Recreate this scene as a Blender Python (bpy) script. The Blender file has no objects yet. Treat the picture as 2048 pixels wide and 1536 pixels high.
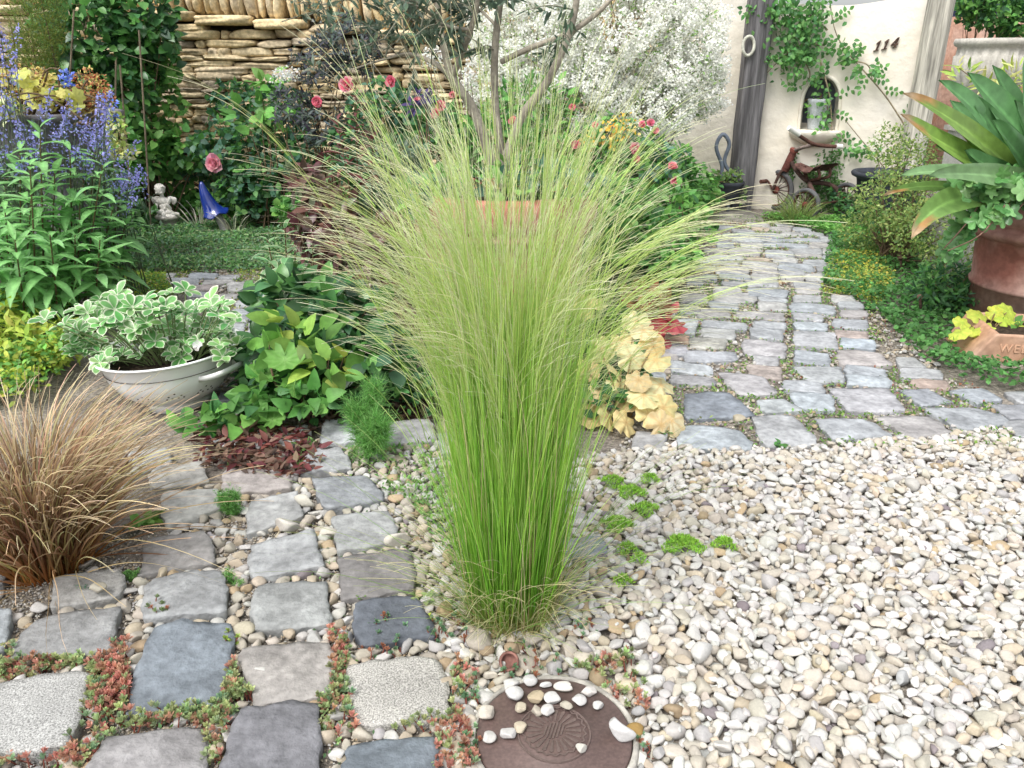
import bpy, bmesh, math, numpy as np
from mathutils import Vector, Matrix
R = math.radians
C = bpy.context.scene.collection
# ---------------------------------------------------------------- camera
CH, PITCH, FPX = 0.95, R(22), 1600.0
cam = bpy.data.cameras.new("camera"); cam.sensor_width = 36; cam.lens = FPX / 2048 * 36
cam.clip_start = 0.05; cam.clip_end = 500
co = bpy.data.objects.new("camera", cam); C.objects.link(co)
co.location = (0, 0, CH); co.rotation_euler = (R(90) - PITCH, 0, 0)
bpy.context.scene.camera = co
# ---------------------------------------------------------------- sky, sun, exposure
SUN_EL, SUN_AZ = R(58), R(215)
w = bpy.data.worlds.new("World"); bpy.context.scene.world = w; w.use_nodes = True
nt = w.node_tree; nt.nodes.clear()
sky = nt.nodes.new('ShaderNodeTexSky'); sky.sky_type = 'NISHITA'; sky.sun_disc = False
sky.sun_elevation = SUN_EL; sky.sun_rotation = SUN_AZ; sky.dust_density = 4.0; sky.air_density = 1.0; sky.ozone_density = 1.0
hs = nt.nodes.new('ShaderNodeHueSaturation'); hs.inputs['Saturation'].default_value = 0.25
bg = nt.nodes.new('ShaderNodeBackground'); bg.inputs['Strength'].default_value = 0.15
wo = nt.nodes.new('ShaderNodeOutputWorld')
nt.links.new(sky.outputs[0], hs.inputs['Color']); nt.links.new(hs.outputs[0], bg.inputs[0]); nt.links.new(bg.outputs[0], wo.inputs[0])
sl = bpy.data.lights.new("sun", 'SUN'); sl.energy = 0.9; sl.angle = R(25); sl.color = (1, 0.97, 0.92)
so = bpy.data.objects.new("sun", sl); C.objects.link(so)
so.rotation_euler = Vector((-math.sin(SUN_AZ) * math.cos(SUN_EL), -math.cos(SUN_AZ) * math.cos(SUN_EL), -math.sin(SUN_EL))).to_track_quat('-Z', 'Y').to_euler()
vs = bpy.context.scene.view_settings
vs.view_transform = 'Standard'; vs.look = 'None'; vs.gamma = 1; vs.exposure = 0.95
bpy.context.scene.cycles.max_bounces = 6
# ---------------------------------------------------------------- helpers
cp, sp = math.cos(PITCH), math.sin(PITCH)
def ray(px, py):
    dx, dy = (px - 1024) / FPX, (768 - py) / FPX
    return np.array([dx, cp + dy * sp, -sp + dy * cp])
def G(px, py, z=0.0):
    d = ray(px, py); t = (z - CH) / d[2]; return np.array([0, 0, CH]) + d * t
def At(px, py, Y):
    d = ray(px, py); return np.array([0, 0, CH]) + d * (Y / d[1])
def S(px_len, P):            # a length in photograph pixels at world point P, in metres
    zc = P[1] * cp + (CH - P[2]) * sp
    return px_len * zc / FPX
def rng(s): return np.random.default_rng(s)
def nrm(a): return a / np.maximum(np.linalg.norm(a, axis=-1, keepdims=True), 1e-9)
def A(*c): return np.array(c, float)
def vary(r, base, n, dv=.15, dh=.05):
    base = np.asarray(base, float)
    if base.ndim == 2: base = base[r.integers(0, len(base), n)]
    return np.clip(base * (1 + r.normal(0, dv, (n, 1))) * (1 + r.normal(0, dh, (n, 3))), .004, .95)

class Geo:
    def __init__(s): s.v = []; s.f = []; s.c = []; s.n = 0
    def add(s, V, F, col):
        V = np.asarray(V, float).reshape(-1, 3); F = np.asarray(F, int)
        col = np.asarray(col, float)
        if col.ndim == 1: col = np.tile(col, (len(V), 1))
        s.v.append(V); s.c.append(col.reshape(-1, 3)); s.f.append(F + s.n); s.n += len(V)
    def box(s, a, b, col):
        x0, y0, z0 = a; x1, y1, z1 = b
        V = [(x0,y0,z0),(x1,y0,z0),(x1,y1,z0),(x0,y1,z0),(x0,y0,z1),(x1,y0,z1),(x1,y1,z1),(x0,y1,z1)]
        s.add(V, [(0,3,2,1),(4,5,6,7),(0,1,5,4),(1,2,6,5),(2,3,7,6),(3,0,4,7)], col)
    def obj(s, name, mat, parent=None, smooth=True, loc=None):
        V = np.concatenate(s.v); col = np.concatenate(s.c)
        me = bpy.data.meshes.new(name)
        me.vertices.add(len(V))
        if loc is not None: V = V - np.asarray(loc)
        me.vertices.foreach_set('co', V.astype(np.float32).ravel())
        ks = np.concatenate([np.full(len(f), f.shape[1]) for f in s.f])
        idx = np.concatenate([f.ravel() for f in s.f])
        me.loops.add(len(idx)); me.loops.foreach_set('vertex_index', idx.astype(np.int32))
        me.polygons.add(len(ks))
        me.polygons.foreach_set('loop_start', np.concatenate([[0], np.cumsum(ks)[:-1]]).astype(np.int32))
        me.polygons.foreach_set('loop_total', ks.astype(np.int32))
        me.update(calc_edges=True)
        me.polygons.foreach_set('use_smooth', np.full(len(ks), smooth))
        at = me.color_attributes.new('Col', 'FLOAT_COLOR', 'POINT')
        at.data.foreach_set('color', np.hstack([col, np.ones((len(col), 1))]).astype(np.float32).ravel())
        me.materials.append(mat); me.update()
        o = bpy.data.objects.new(name, me); C.objects.link(o)
        if loc is not None: o.location = loc
        if parent is not None:
            o.parent = parent
            if loc is None: o.matrix_parent_inverse = Matrix.Translation(parent.location).inverted()
        return o
def tag(o, label=None, cat=None, group=None, kind=None):
    if label: o['label'] = label
    if cat: o['category'] = cat
    if group: o['group'] = group
    if kind: o['kind'] = kind
    return o
def root(name, loc, label, cat, group=None):
    o = bpy.data.objects.new(name, None); C.objects.link(o); o.location = tuple(loc); o.empty_display_size = .05
    return tag(o, label, cat, group)

def mat(name, rough=.7, spec=.3, tr=0., big=None, small=None, bump=None, bump2=None, metal=0., base=None, wood=False, coat=0.):
    m = bpy.data.materials.new(name); m.use_nodes = True; t = m.node_tree; t.nodes.clear(); N = t.nodes.new; L = t.links.new
    out = N('ShaderNodeOutputMaterial'); P = N('ShaderNodeBsdfPrincipled')
    P.inputs['Roughness'].default_value = rough; P.inputs['Specular IOR Level'].default_value = spec; P.inputs['Metallic'].default_value = metal
    if coat: P.inputs['Coat Weight'].default_value = coat
    if base is None:
        a = N('ShaderNodeAttribute'); a.attribute_name = 'Col'; col = a.outputs['Color']
    else:
        a = N('ShaderNodeRGB'); a.outputs[0].default_value = (*base, 1); col = a.outputs[0]
    tc = N('ShaderNodeTexCoord'); oi = N('ShaderNodeObjectInfo')
    mp = N('ShaderNodeVectorMath'); mp.operation = 'ADD'; sc = N('ShaderNodeMath'); sc.operation = 'MULTIPLY'; sc.inputs[1].default_value = 37.0
    L(oi.outputs['Random'], sc.inputs[0]); L(tc.outputs['Object'], mp.inputs[0]); L(sc.outputs[0], mp.inputs[1])
    vec = mp.outputs[0]
    if wood:
        ms = N('ShaderNodeMapping'); ms.inputs['Scale'].default_value = (1, 1, .06); L(vec, ms.inputs[0]); vec = ms.outputs[0]
    for spec_ in (big, small):
        if spec_ is None: continue
        scale, lo, hi = spec_[:3]
        n = N('ShaderNodeTexNoise'); n.inputs['Scale'].default_value = scale; n.inputs['Detail'].default_value = 5; L(vec, n.inputs['Vector'])
        mr = N('ShaderNodeMapRange'); mr.inputs['From Min'].default_value = .33; mr.inputs['From Max'].default_value = .67
        mr.inputs['To Min'].default_value = lo; mr.inputs['To Max'].default_value = hi; L(n.outputs[0], mr.inputs['Value'])
        if len(spec_) > 3:
            mx = N('ShaderNodeMix'); mx.data_type = 'RGBA'; L(mr.outputs[0], mx.inputs[0]); L(col, mx.inputs[6]); mx.inputs[7].default_value = (*spec_[3], 1); col = mx.outputs[2]
        else:
            mx = N('ShaderNodeVectorMath'); mx.operation = 'SCALE'; L(col, mx.inputs[0]); L(mr.outputs[0], mx.inputs['Scale']); col = mx.outputs[0]
    L(col, P.inputs['Base Color'])
    last = None
    for b in (bump, bump2):
        if b is None: continue
        n = N('ShaderNodeTexNoise'); n.inputs['Scale'].default_value = b[0]; n.inputs['Detail'].default_value = 4; L(vec, n.inputs['Vector'])
        bp = N('ShaderNodeBump'); bp.inputs['Strength'].default_value = b[1]; bp.inputs['Distance'].default_value = b[2]; L(n.outputs[0], bp.inputs['Height'])
        if last is not None: L(last, bp.inputs['Normal'])
        last = bp.outputs[0]
    if last is not None: L(last, P.inputs['Normal'])
    if tr > 0:
        T = N('ShaderNodeBsdfTranslucent'); L(col, T.inputs[0]); M = N('ShaderNodeMixShader'); M.inputs[0].default_value = tr
        L(P.outputs[0], M.inputs[1]); L(T.outputs[0], M.inputs[2]); L(M.outputs[0], out.inputs[0])
    else: L(P.outputs[0], out.inputs[0])
    return m

# ---- leaf blades of many kinds; every leaf is a small folded and curled sheet
PR = dict(
    ovate=lambda s: np.sin(np.pi * s ** .72) ** .85, lance=lambda s: np.sin(np.pi * np.clip(s, 0, 1) ** .8),
    round=lambda s: np.sqrt(np.clip(1 - (2 * s - 1) ** 2, 0, 1)), obovate=lambda s: np.sin(np.pi * s ** 1.45) ** .8,
    heart=lambda s: np.clip((1 - s), 0, 1) ** .65 * np.clip((s + .1) / .25, 0, 1) ** .7,
    strap=lambda s: np.clip(s * 7 + .25, 0, 1) * np.clip((1 - s) * 3, 0, 1) ** .7,
    wide=lambda s: (np.sin(np.pi * s ** .6)) ** .7, petal=lambda s: np.clip(s * 2.2 + .25, 0, 1) * np.clip((1 - s) * 5, 0, 1) ** .5)
def leaves(g, P, D, Nn, L, W, prof='ovate', col=(.1, .25, .05), edge=None, ew=.65, tip=None, rib=None, curl=.5, fold=.25, n=4, fine=False, serr=0.):
    P = np.atleast_2d(P).astype(float); k = len(P)
    D = nrm(np.broadcast_to(np.asarray(D, float), (k, 3))); Nn = np.broadcast_to(np.asarray(Nn, float), (k, 3))
    L = np.broadcast_to(np.asarray(L, float), (k,)); W = np.broadcast_to(np.asarray(W, float), (k,)); curl = np.broadcast_to(np.asarray(curl, float), (k,))
    rt = nrm(np.cross(D, Nn) + 1e-6); up = np.cross(rt, D)
    s = np.linspace(0, 1, n + 1); u = np.array([-1, -ew, 0, ew, 1]) if fine else np.array([-1, 0, 1.])
    a = curl[:, None] * s[None, :]
    ds = np.diff(s, prepend=0)
    y = L[:, None] * np.cumsum(np.cos(a) * ds, 1); z = -L[:, None] * np.cumsum(np.sin(a) * ds, 1)
    wd = PR[prof](s) if isinstance(prof, str) else prof(s)
    if serr: wd = wd * (1 + serr * (np.arange(n + 1) % 2 * 2 - 1))
    x = u[None, None, :] * (W[:, None, None] * .5) * wd[None, :, None]
    zz = z[:, :, None] + np.abs(x) * fold
    V = P[:, None, None, :] + x[..., None] * rt[:, None, None, :] + np.broadcast_to(y[:, :, None], x.shape)[..., None] * D[:, None, None, :] + zz[..., None] * up[:, None, None, :]
    col = np.asarray(col, float); col = np.broadcast_to(col if col.ndim == 2 else col[None], (k, 3))
    Cc = np.broadcast_to(col[:, None, None, :], V.shape).copy()
    if tip is not None:
        tf = np.clip((s - tip[1]) / max(1e-3, 1 - tip[1]), 0, 1)[None, :, None, None] ** .6; Cc = Cc * (1 - tf) + np.asarray(tip[0]) * tf
    if edge is not None and fine: Cc[:, :, [0, 4], :] = edge; Cc[:, [0, -1], :, :] = edge
    if rib is not None: Cc[:, :, len(u) // 2, :] = rib
    nu = len(u); i = np.arange(n)[:, None]; j = np.arange(nu - 1)[None, :]
    q = np.stack([i * nu + j, i * nu + j + 1, (i + 1) * nu + j + 1, (i + 1) * nu + j], -1).reshape(-1, 4)
    F = (np.arange(k)[:, None, None] * ((n + 1) * nu) + q[None]).reshape(-1, 4)
    g.add(V, F, Cc.reshape(-1, 3))
def discs(g, P, Nn, Rr, lobes=7, depth=.12, ruf=.1, cup=.15, col=(.5, .5, .1), edge=None, center=None, seed=0, notch=True):
    r = rng(seed); P = np.atleast_2d(P); k = len(P); Nn = nrm(np.broadcast_to(np.asarray(Nn, float), (k, 3)))
    Rr = np.broadcast_to(np.asarray(Rr, float), (k,))
    th = np.linspace(0, 2 * np.pi, 29)[:-1]; rr = np.array([.02, .35, .7, .9, 1.])
    ax = nrm(np.cross(Nn, nrm(r.normal(size=(k, 3))))); ay = np.cross(Nn, ax)
    ph = r.random(k) * 6.28
    rad = 1 + depth * (np.abs(np.cos(lobes * th / 2)) * 2 - 1.2)
    if notch: rad = rad * (1 - .5 * np.exp(-((th - np.pi) / .16) ** 2))
    q = rr[None, :, None] * np.where(rr[None, :, None] > .5, rad[None, None, :], 1)
    x = q * np.cos(th) ; y = q * np.sin(th)
    z = cup * rr[None, :, None] ** 2 * -1 + ruf * rr[None, :, None] ** 3 * np.sin(lobes * th[None, None, :] + ph[:, None, None]) + .04 * rr[None, :, None] * np.cos(lobes * th)[None, None, :]
    x = np.broadcast_to(x, z.shape); y = np.broadcast_to(y, z.shape)
    V = P[:, None, None, :] + Rr[:, None, None, None] * (x[..., None] * ax[:, None, None, :] + y[..., None] * ay[:, None, None, :] + z[..., None] * Nn[:, None, None, :])
    col = np.asarray(col, float); col = np.broadcast_to(col if col.ndim == 2 else col[None], (k, 3))
    Cc = np.broadcast_to(col[:, None, None, :], V.shape).copy()
    vein = (.5 + .5 * np.cos(lobes * th))[None, None, :, None] ** 6
    if center is not None:
        m = vein * (rr[None, :, None, None] < .95) * .6; m[:, 0] = 1; Cc = Cc * (1 - m) + np.asarray(center) * m
    if edge is not None: Cc[:, -1] = edge
    nt_, nr = len(th), len(rr); i = np.arange(nr - 1)[:, None]; j = np.arange(nt_)[None, :]; j2 = (j + 1) % nt_
    qd = np.stack([i * nt_ + j, (i + 1) * nt_ + j, (i + 1) * nt_ + j2, i * nt_ + j2], -1).reshape(-1, 4)
    F = (np.arange(k)[:, None, None] * (nr * nt_) + qd[None]).reshape(-1, 4)
    g.add(V, F, Cc.reshape(-1, 3))
def blades(g, P, D, L, W, bend=(0, 0, -.6), K=8, cols=((0, (.1, .2, .03)), (1, (.5, .5, .2))), seed=0, wav=0., pw=2., sides=2, cvar=.12, taper=.6, curlz=0.):
    """long thin arching blades; direction turns towards D + bend as it grows"""
    r = rng(seed); P = np.atleast_2d(P).astype(float); k = len(P); D = nrm(np.asarray(D, float).reshape(-1, 3) * np.ones((k, 1)))
    L = np.broadcast_to(np.asarray(L, float), (k,)); bend = np.broadcast_to(np.asarray(bend, float), (k, 3)); W = np.broadcast_to(np.asarray(W, float), (k,))
    s = np.linspace(0, 1, K + 1)
    wv = r.normal(size=(k, 3)) * wav; wv2 = r.normal(size=(k, 3)) * wav; ph = r.random(k) * 6.28
    d = D[:, None, :] + bend[:, None, :] * (s ** pw)[None, :, None] + wv[:, None, :] * np.sin(4 * s[None, :, None] + ph[:, None, None]) * s[None, :, None] + wv2[:, None, :] * np.sin(11 * s[None, :, None] + ph[:, None, None]) * s[None, :, None] * .5
    d = nrm(d); pts = P[:, None, :] + np.cumsum(np.concatenate([np.zeros((k, 1, 3)), d[:, :-1]], 1) * (L[:, None, None] / K), 1)
    side = nrm(np.cross(d, nrm(r.normal(size=(k, 1, 3)))))
    wd = W[:, None] * (1 - taper * s[None, :] ** 1.5) * .5
    ks = np.array([c[0] for c in cols]); cs = np.array([c[1] for c in cols], float)
    cc = np.stack([np.interp(s, ks, cs[:, i]) for i in range(3)], -1)
    var = (1 + r.normal(0, cvar, (k, 1, 1))) * (1 + r.normal(0, cvar * .35, (k, 1, 3)))
    cc = np.clip(cc[None] * var, .004, .95)
    if sides == 2:
        V = np.stack([pts - side * wd[..., None], pts + side * wd[..., None]], 2)
    else:
        s2 = np.cross(d, side)
        V = np.stack([pts + (side * math.cos(a) + s2 * math.sin(a)) * wd[..., None] for a in (0, 2.094, 4.189)], 2)
    m = V.shape[2]; Cc = np.repeat(cc[:, :, None, :], m, 2)
    i = np.arange(K)[:, None]
    if sides == 2: q = np.stack([i * 2, i * 2 + 1, i * 2 + 3, i * 2 + 2], -1).reshape(-1, 4)
    else:
        j = np.arange(3)[None, :]; j2 = (j + 1) % 3; q = np.stack([i * 3 + j, i * 3 + j2, (i + 1) * 3 + j2, (i + 1) * 3 + j], -1).reshape(-1, 4)
    F = (np.arange(k)[:, None, None] * ((K + 1) * m) + q[None]).reshape(-1, 4)
    g.add(V, F, Cc.reshape(-1, 3))
    return pts
def smoothpath(pts, n=6):
    p = np.asarray(pts, float); p = np.vstack([2 * p[0] - p[1], p, 2 * p[-1] - p[-2]]); o = []
    for i in range(1, len(p) - 2):
        for t in np.linspace(0, 1, n, endpoint=False):
            o.append(.5 * ((2 * p[i]) + (p[i + 1] - p[i - 1]) * t + (2 * p[i - 1] - 5 * p[i] + 4 * p[i + 1] - p[i + 2]) * t * t + (3 * p[i] - p[i - 1] - 3 * p[i + 1] + p[i + 2]) * t ** 3))
    o.append(p[-2]); return np.array(o)
def tube(g, pts, rad, col, k=8, sm=5, closed=False):
    pts = np.asarray(pts, float)
    rad = np.broadcast_to(np.asarray(rad, float), (len(pts),))
    if sm > 1 and len(pts) > 2:
        t0 = np.linspace(0, 1, len(pts)); q = smoothpath(pts, sm); rad = np.interp(np.linspace(0, 1, len(q)), t0, rad); pts = q
    d = nrm(np.gradient(pts, axis=0)); ref = A(0, 0, 1) if abs(d[0][2]) < .9 else A(1, 0, 0); V = []
    a = nrm(np.cross(d[0], ref))
    for i in range(len(pts)):
        a = nrm(a - d[i] * np.dot(a, d[i])); b = np.cross(d[i], a)
        th = np.arange(k) * 2 * np.pi / k
        V.append(pts[i] + rad[i] * (np.cos(th)[:, None] * a + np.sin(th)[:, None] * b))
    V = np.array(V); n = len(pts); i = np.arange(n - 1)[:, None]; j = np.arange(k)[None, :]; j2 = (j + 1) % k
    g.add(V, np.stack([i * k + j, i * k + j2, (i + 1) * k + j2, (i + 1) * k + j], -1).reshape(-1, 4), col)
    g.add(V[0], [list(range(k))[::-1]], col); g.add(V[-1], [list(range(k))], col)
def lathe(g, prof, col, n=48, M=None, flute=None, loc=(0, 0, 0), arc=None):
    prof = np.asarray(prof, float); th = np.arange(n) * 2 * np.pi / n
    r = np.repeat(prof[:, 0:1], n, 1)
    if flute: r = r * (1 + flute(prof[:, 1:2], th[None, :]))
    V = np.stack([r * np.cos(th), r * np.sin(th), np.repeat(prof[:, 1:2], n, 1)], -1)
    if M is not None: V = V @ np.asarray(M).T
    V = V + np.asarray(loc); m = len(prof); i = np.arange(m - 1)[:, None]; j = np.arange(n)[None, :]; j2 = (j + 1) % n
    g.add(V, np.stack([i * n + j, i * n + j2, (i + 1) * n + j2, (i + 1) * n + j], -1).reshape(-1, 4), col)
# rounded pebble / block template: a cube subdivided and pushed onto a sphere
def _cs(n):
    V = []; F = []; idx = {}
    def vid(p):
        key = tuple(np.round(p, 4))
        if key not in idx: idx[key] = len(V); V.append(p)
        return idx[key]
    t = np.tan(np.linspace(-np.pi / 4, np.pi / 4, n + 1))
    for ax in range(3):
        for sg in (-1, 1):
            for i in range(n):
                for j in range(n):
                    q = []
                    for a, b in ((i, j), (i + 1, j), (i + 1, j + 1), (i, j + 1)):
                        p = np.zeros(3); p[ax] = sg; p[(ax + 1) % 3] = t[a]; p[(ax + 2) % 3] = t[b]; q.append(vid(p))
                    F.append(q if sg > 0 else q[::-1])
    V = np.array(V); return V / np.linalg.norm(V, axis=1, keepdims=True), np.array(F)
CS3, CS4, CS6 = _cs(3), _cs(4), _cs(6)
def rotz(a):
    c, s = np.cos(a), np.sin(a); z = np.zeros_like(a); o = np.ones_like(a)
    return np.stack([np.stack([c, -s, z], -1), np.stack([s, c, z], -1), np.stack([z, z, o], -1)], -2)
def rotx(a):
    c, s = np.cos(a), np.sin(a); z = np.zeros_like(a); o = np.ones_like(a)
    return np.stack([np.stack([o, z, z], -1), np.stack([z, c, -s], -1), np.stack([z, s, c], -1)], -2)
def pebbles(g, P, size, col, seed, T=CS4, facets=9, flat=(.4, .75), tilt=.35, elong=(.52, 1.)):
    r = rng(seed); k = len(P); V0, F0 = T
    V = np.broadcast_to(V0[None], (k,) + V0.shape).copy()
    for _ in range(facets):
        nn = nrm(r.normal(size=(k, 3))); d = r.uniform(.42, .9, k)
        h = np.einsum('kvi,ki->kv', V, nn) - d[:, None]
        V -= np.clip(h, 0, None)[..., None] * nn[:, None, :]
    V *= (1 + r.normal(0, .012, V.shape[:2]))[..., None]
    sc = np.stack([np.ones(k), r.uniform(*elong, k), r.uniform(*flat, k)], -1) * (size * .58)[:, None]
    V = V * sc[:, None, :]
    M = rotz(r.uniform(0, 6.28, k)) @ rotx(r.normal(0, tilt, k)) @ rotz(r.uniform(0, 6.28, k))
    V = np.einsum('kij,kvj->kvi', M, V) + P[:, None, :]
    F = (np.arange(k)[:, None, None] * len(V0) + F0[None]).reshape(-1, 4)
    g.add(V, F, np.repeat(col[:, None, :], len(V0), 1).reshape(-1, 3))
def poly_in(pts, poly):
    x, y = pts[:, 0], pts[:, 1]; ins = np.zeros(len(pts), bool); n = len(poly)
    for i in range(n):
        x1, y1 = poly[i][:2]; x2, y2 = poly[(i + 1) % n][:2]
        c = ((y1 > y) != (y2 > y)) & (x < (x2 - x1) * (y - y1) / (y2 - y1 + 1e-12) + x1); ins ^= c
    return ins
def gp(*pp): return np.array([G(x, y)[:2] for x, y in pp])
def scatter(n, poly, seed):
    r = rng(seed); lo, hi = poly.min(0), poly.max(0); out = []; c = 0
    while c < n:
        p = r.uniform(lo, hi, (n * 2, 2)); p = p[poly_in(p, poly)]; out.append(p); c += len(p)
    return np.concatenate(out)[:n]
def grow(poly, d):
    c = poly.mean(0); v = poly - c; l = np.linalg.norm(v, axis=1, keepdims=True); return c + v * (l + d) / l
def noise2(x, y, seed=0, f=1.):
    r = rng(seed); o = 0
    for i in range(6):
        a, b, p = r.normal(0, f), r.normal(0, f), r.uniform(0, 6.28); o = o + np.sin(a * x + b * y + p)
    return o / 6
# ---------------------------------------------------------------- materials
M_leaf = mat('leaf_surface', .5, .35, .38, big=(60, .85, 1.15))
M_leafgloss = mat('glossy_leaf_surface', .33, .5, .28, big=(25, .8, 1.2))
M_petal = mat('petal_surface', .6, .2, .4)
M_blade = mat('grass_blade_surface', .45, .35, .35)
M_stone = mat('cobble_surface', .8, .25, big=(14, .74, 1.24), small=(60, .8, 1.18), bump=(28, .7, .014), bump2=(170, .7, .0025))
M_granite = mat('granite_surface', .8, .3, big=(12, .85, 1.12), small=(420, .45, 1.6), bump=(60, .4, .006), bump2=(330, .6, .002))
M_peb = mat('pebble_surface', .75, .25, big=(28, .88, 1.08), small=(260, .9, 1.05), bump=(160, .5, .0015), bump2=(500, .35, .0006))
M_soil = mat('soil_surface', 1, .1, big=(6, .7, 1.3), small=(90, .6, 1.4), bump=(60, .9, .015), bump2=(300, .8, .003), base=(.23, .205, .175))
M_psoil = mat('potting_soil_surface', 1, .1, small=(90, .5, 1.5), bump=(90, .9, .01), base=(.05, .036, .026))
M_sand = mat('rockery_surface', .9, .2, big=(7, .65, 1.2), small=(45, .7, 1.25), bump=(30, .8, .012), bump2=(140, .6, .004))
M_bark = mat('bark_surface', .9, .2, big=(14, .7, 1.25), small=(90, .8, 1.2), bump=(70, .6, .004))
M_wood = mat('weathered_wood_surface', .9, .2, big=(40, .55, 1.35), small=(150, .75, 1.2), bump=(90, .9, .006), wood=True)
M_plaster = mat('plaster_surface', .9, .2, big=(2.6, .0, .32, (.80, .68, .48)), small=(8, .95, 1.03), bump=(9, .6, .022), bump2=(70, .6, .003), base=(.80, .76, .68))
M_terra = mat('terracotta_surface', .8, .25, big=(5, .0, .55, (.45, .36, .31)), small=(40, .8, 1.15), bump=(60, .3, .003))
M_enamel = mat('enamel_surface', .22, .5, big=(6, .95, 1.03), bump=(8, .08, .004), coat=.4)
M_rust = mat('rust_surface', .85, .2, big=(22, .5, 1.35), small=(120, .7, 1.3), bump=(120, .5, .002))
M_dark = mat('dark_iron_surface', .65, .3, big=(20, .75, 1.25), bump=(60, .3, .002))
M_statue = mat('cast_stone_surface', .9, .2, big=(20, .8, 1.1), small=(120, .85, 1.1), bump=(150, .5, .002))
M_glaze = mat('blue_glaze_surface', .12, .6, big=(18, .8, 1.25), bump=(25, .15, .003), coat=.8)
M_rubber = mat('rubber_surface', .8, .2, big=(30, .8, 1.2))
M_cover = mat('cover_surface', .5, .35, big=(7, .75, 1.2), small=(200, .85, 1.2), bump=(200, .25, .0008))
# ================================================================ GROUND
gg = Geo()
V = []; xs = np.concatenate([[-80, -20, -6], np.linspace(-4, 4, 81), [6, 20, 80]]); ys = np.concatenate([[-80, -20, -4, -1], np.linspace(0, 7, 71), [9, 20, 80]])
X, Y = np.meshgrid(xs, ys, indexing='ij')
gg.add(np.stack([X, Y, .006 * noise2(X, Y, 3, 5.)], -1), [(i * len(ys) + j, (i + 1) * len(ys) + j, (i + 1) * len(ys) + j + 1, i * len(ys) + j + 1) for i in range(len(xs) - 1) for j in range(len(ys) - 1)], (.16, .13, .1))
tag(gg.obj('ground', M_soil), 'bare grey brown garden soil between the stones and plants', 'ground', kind='structure')

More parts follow.
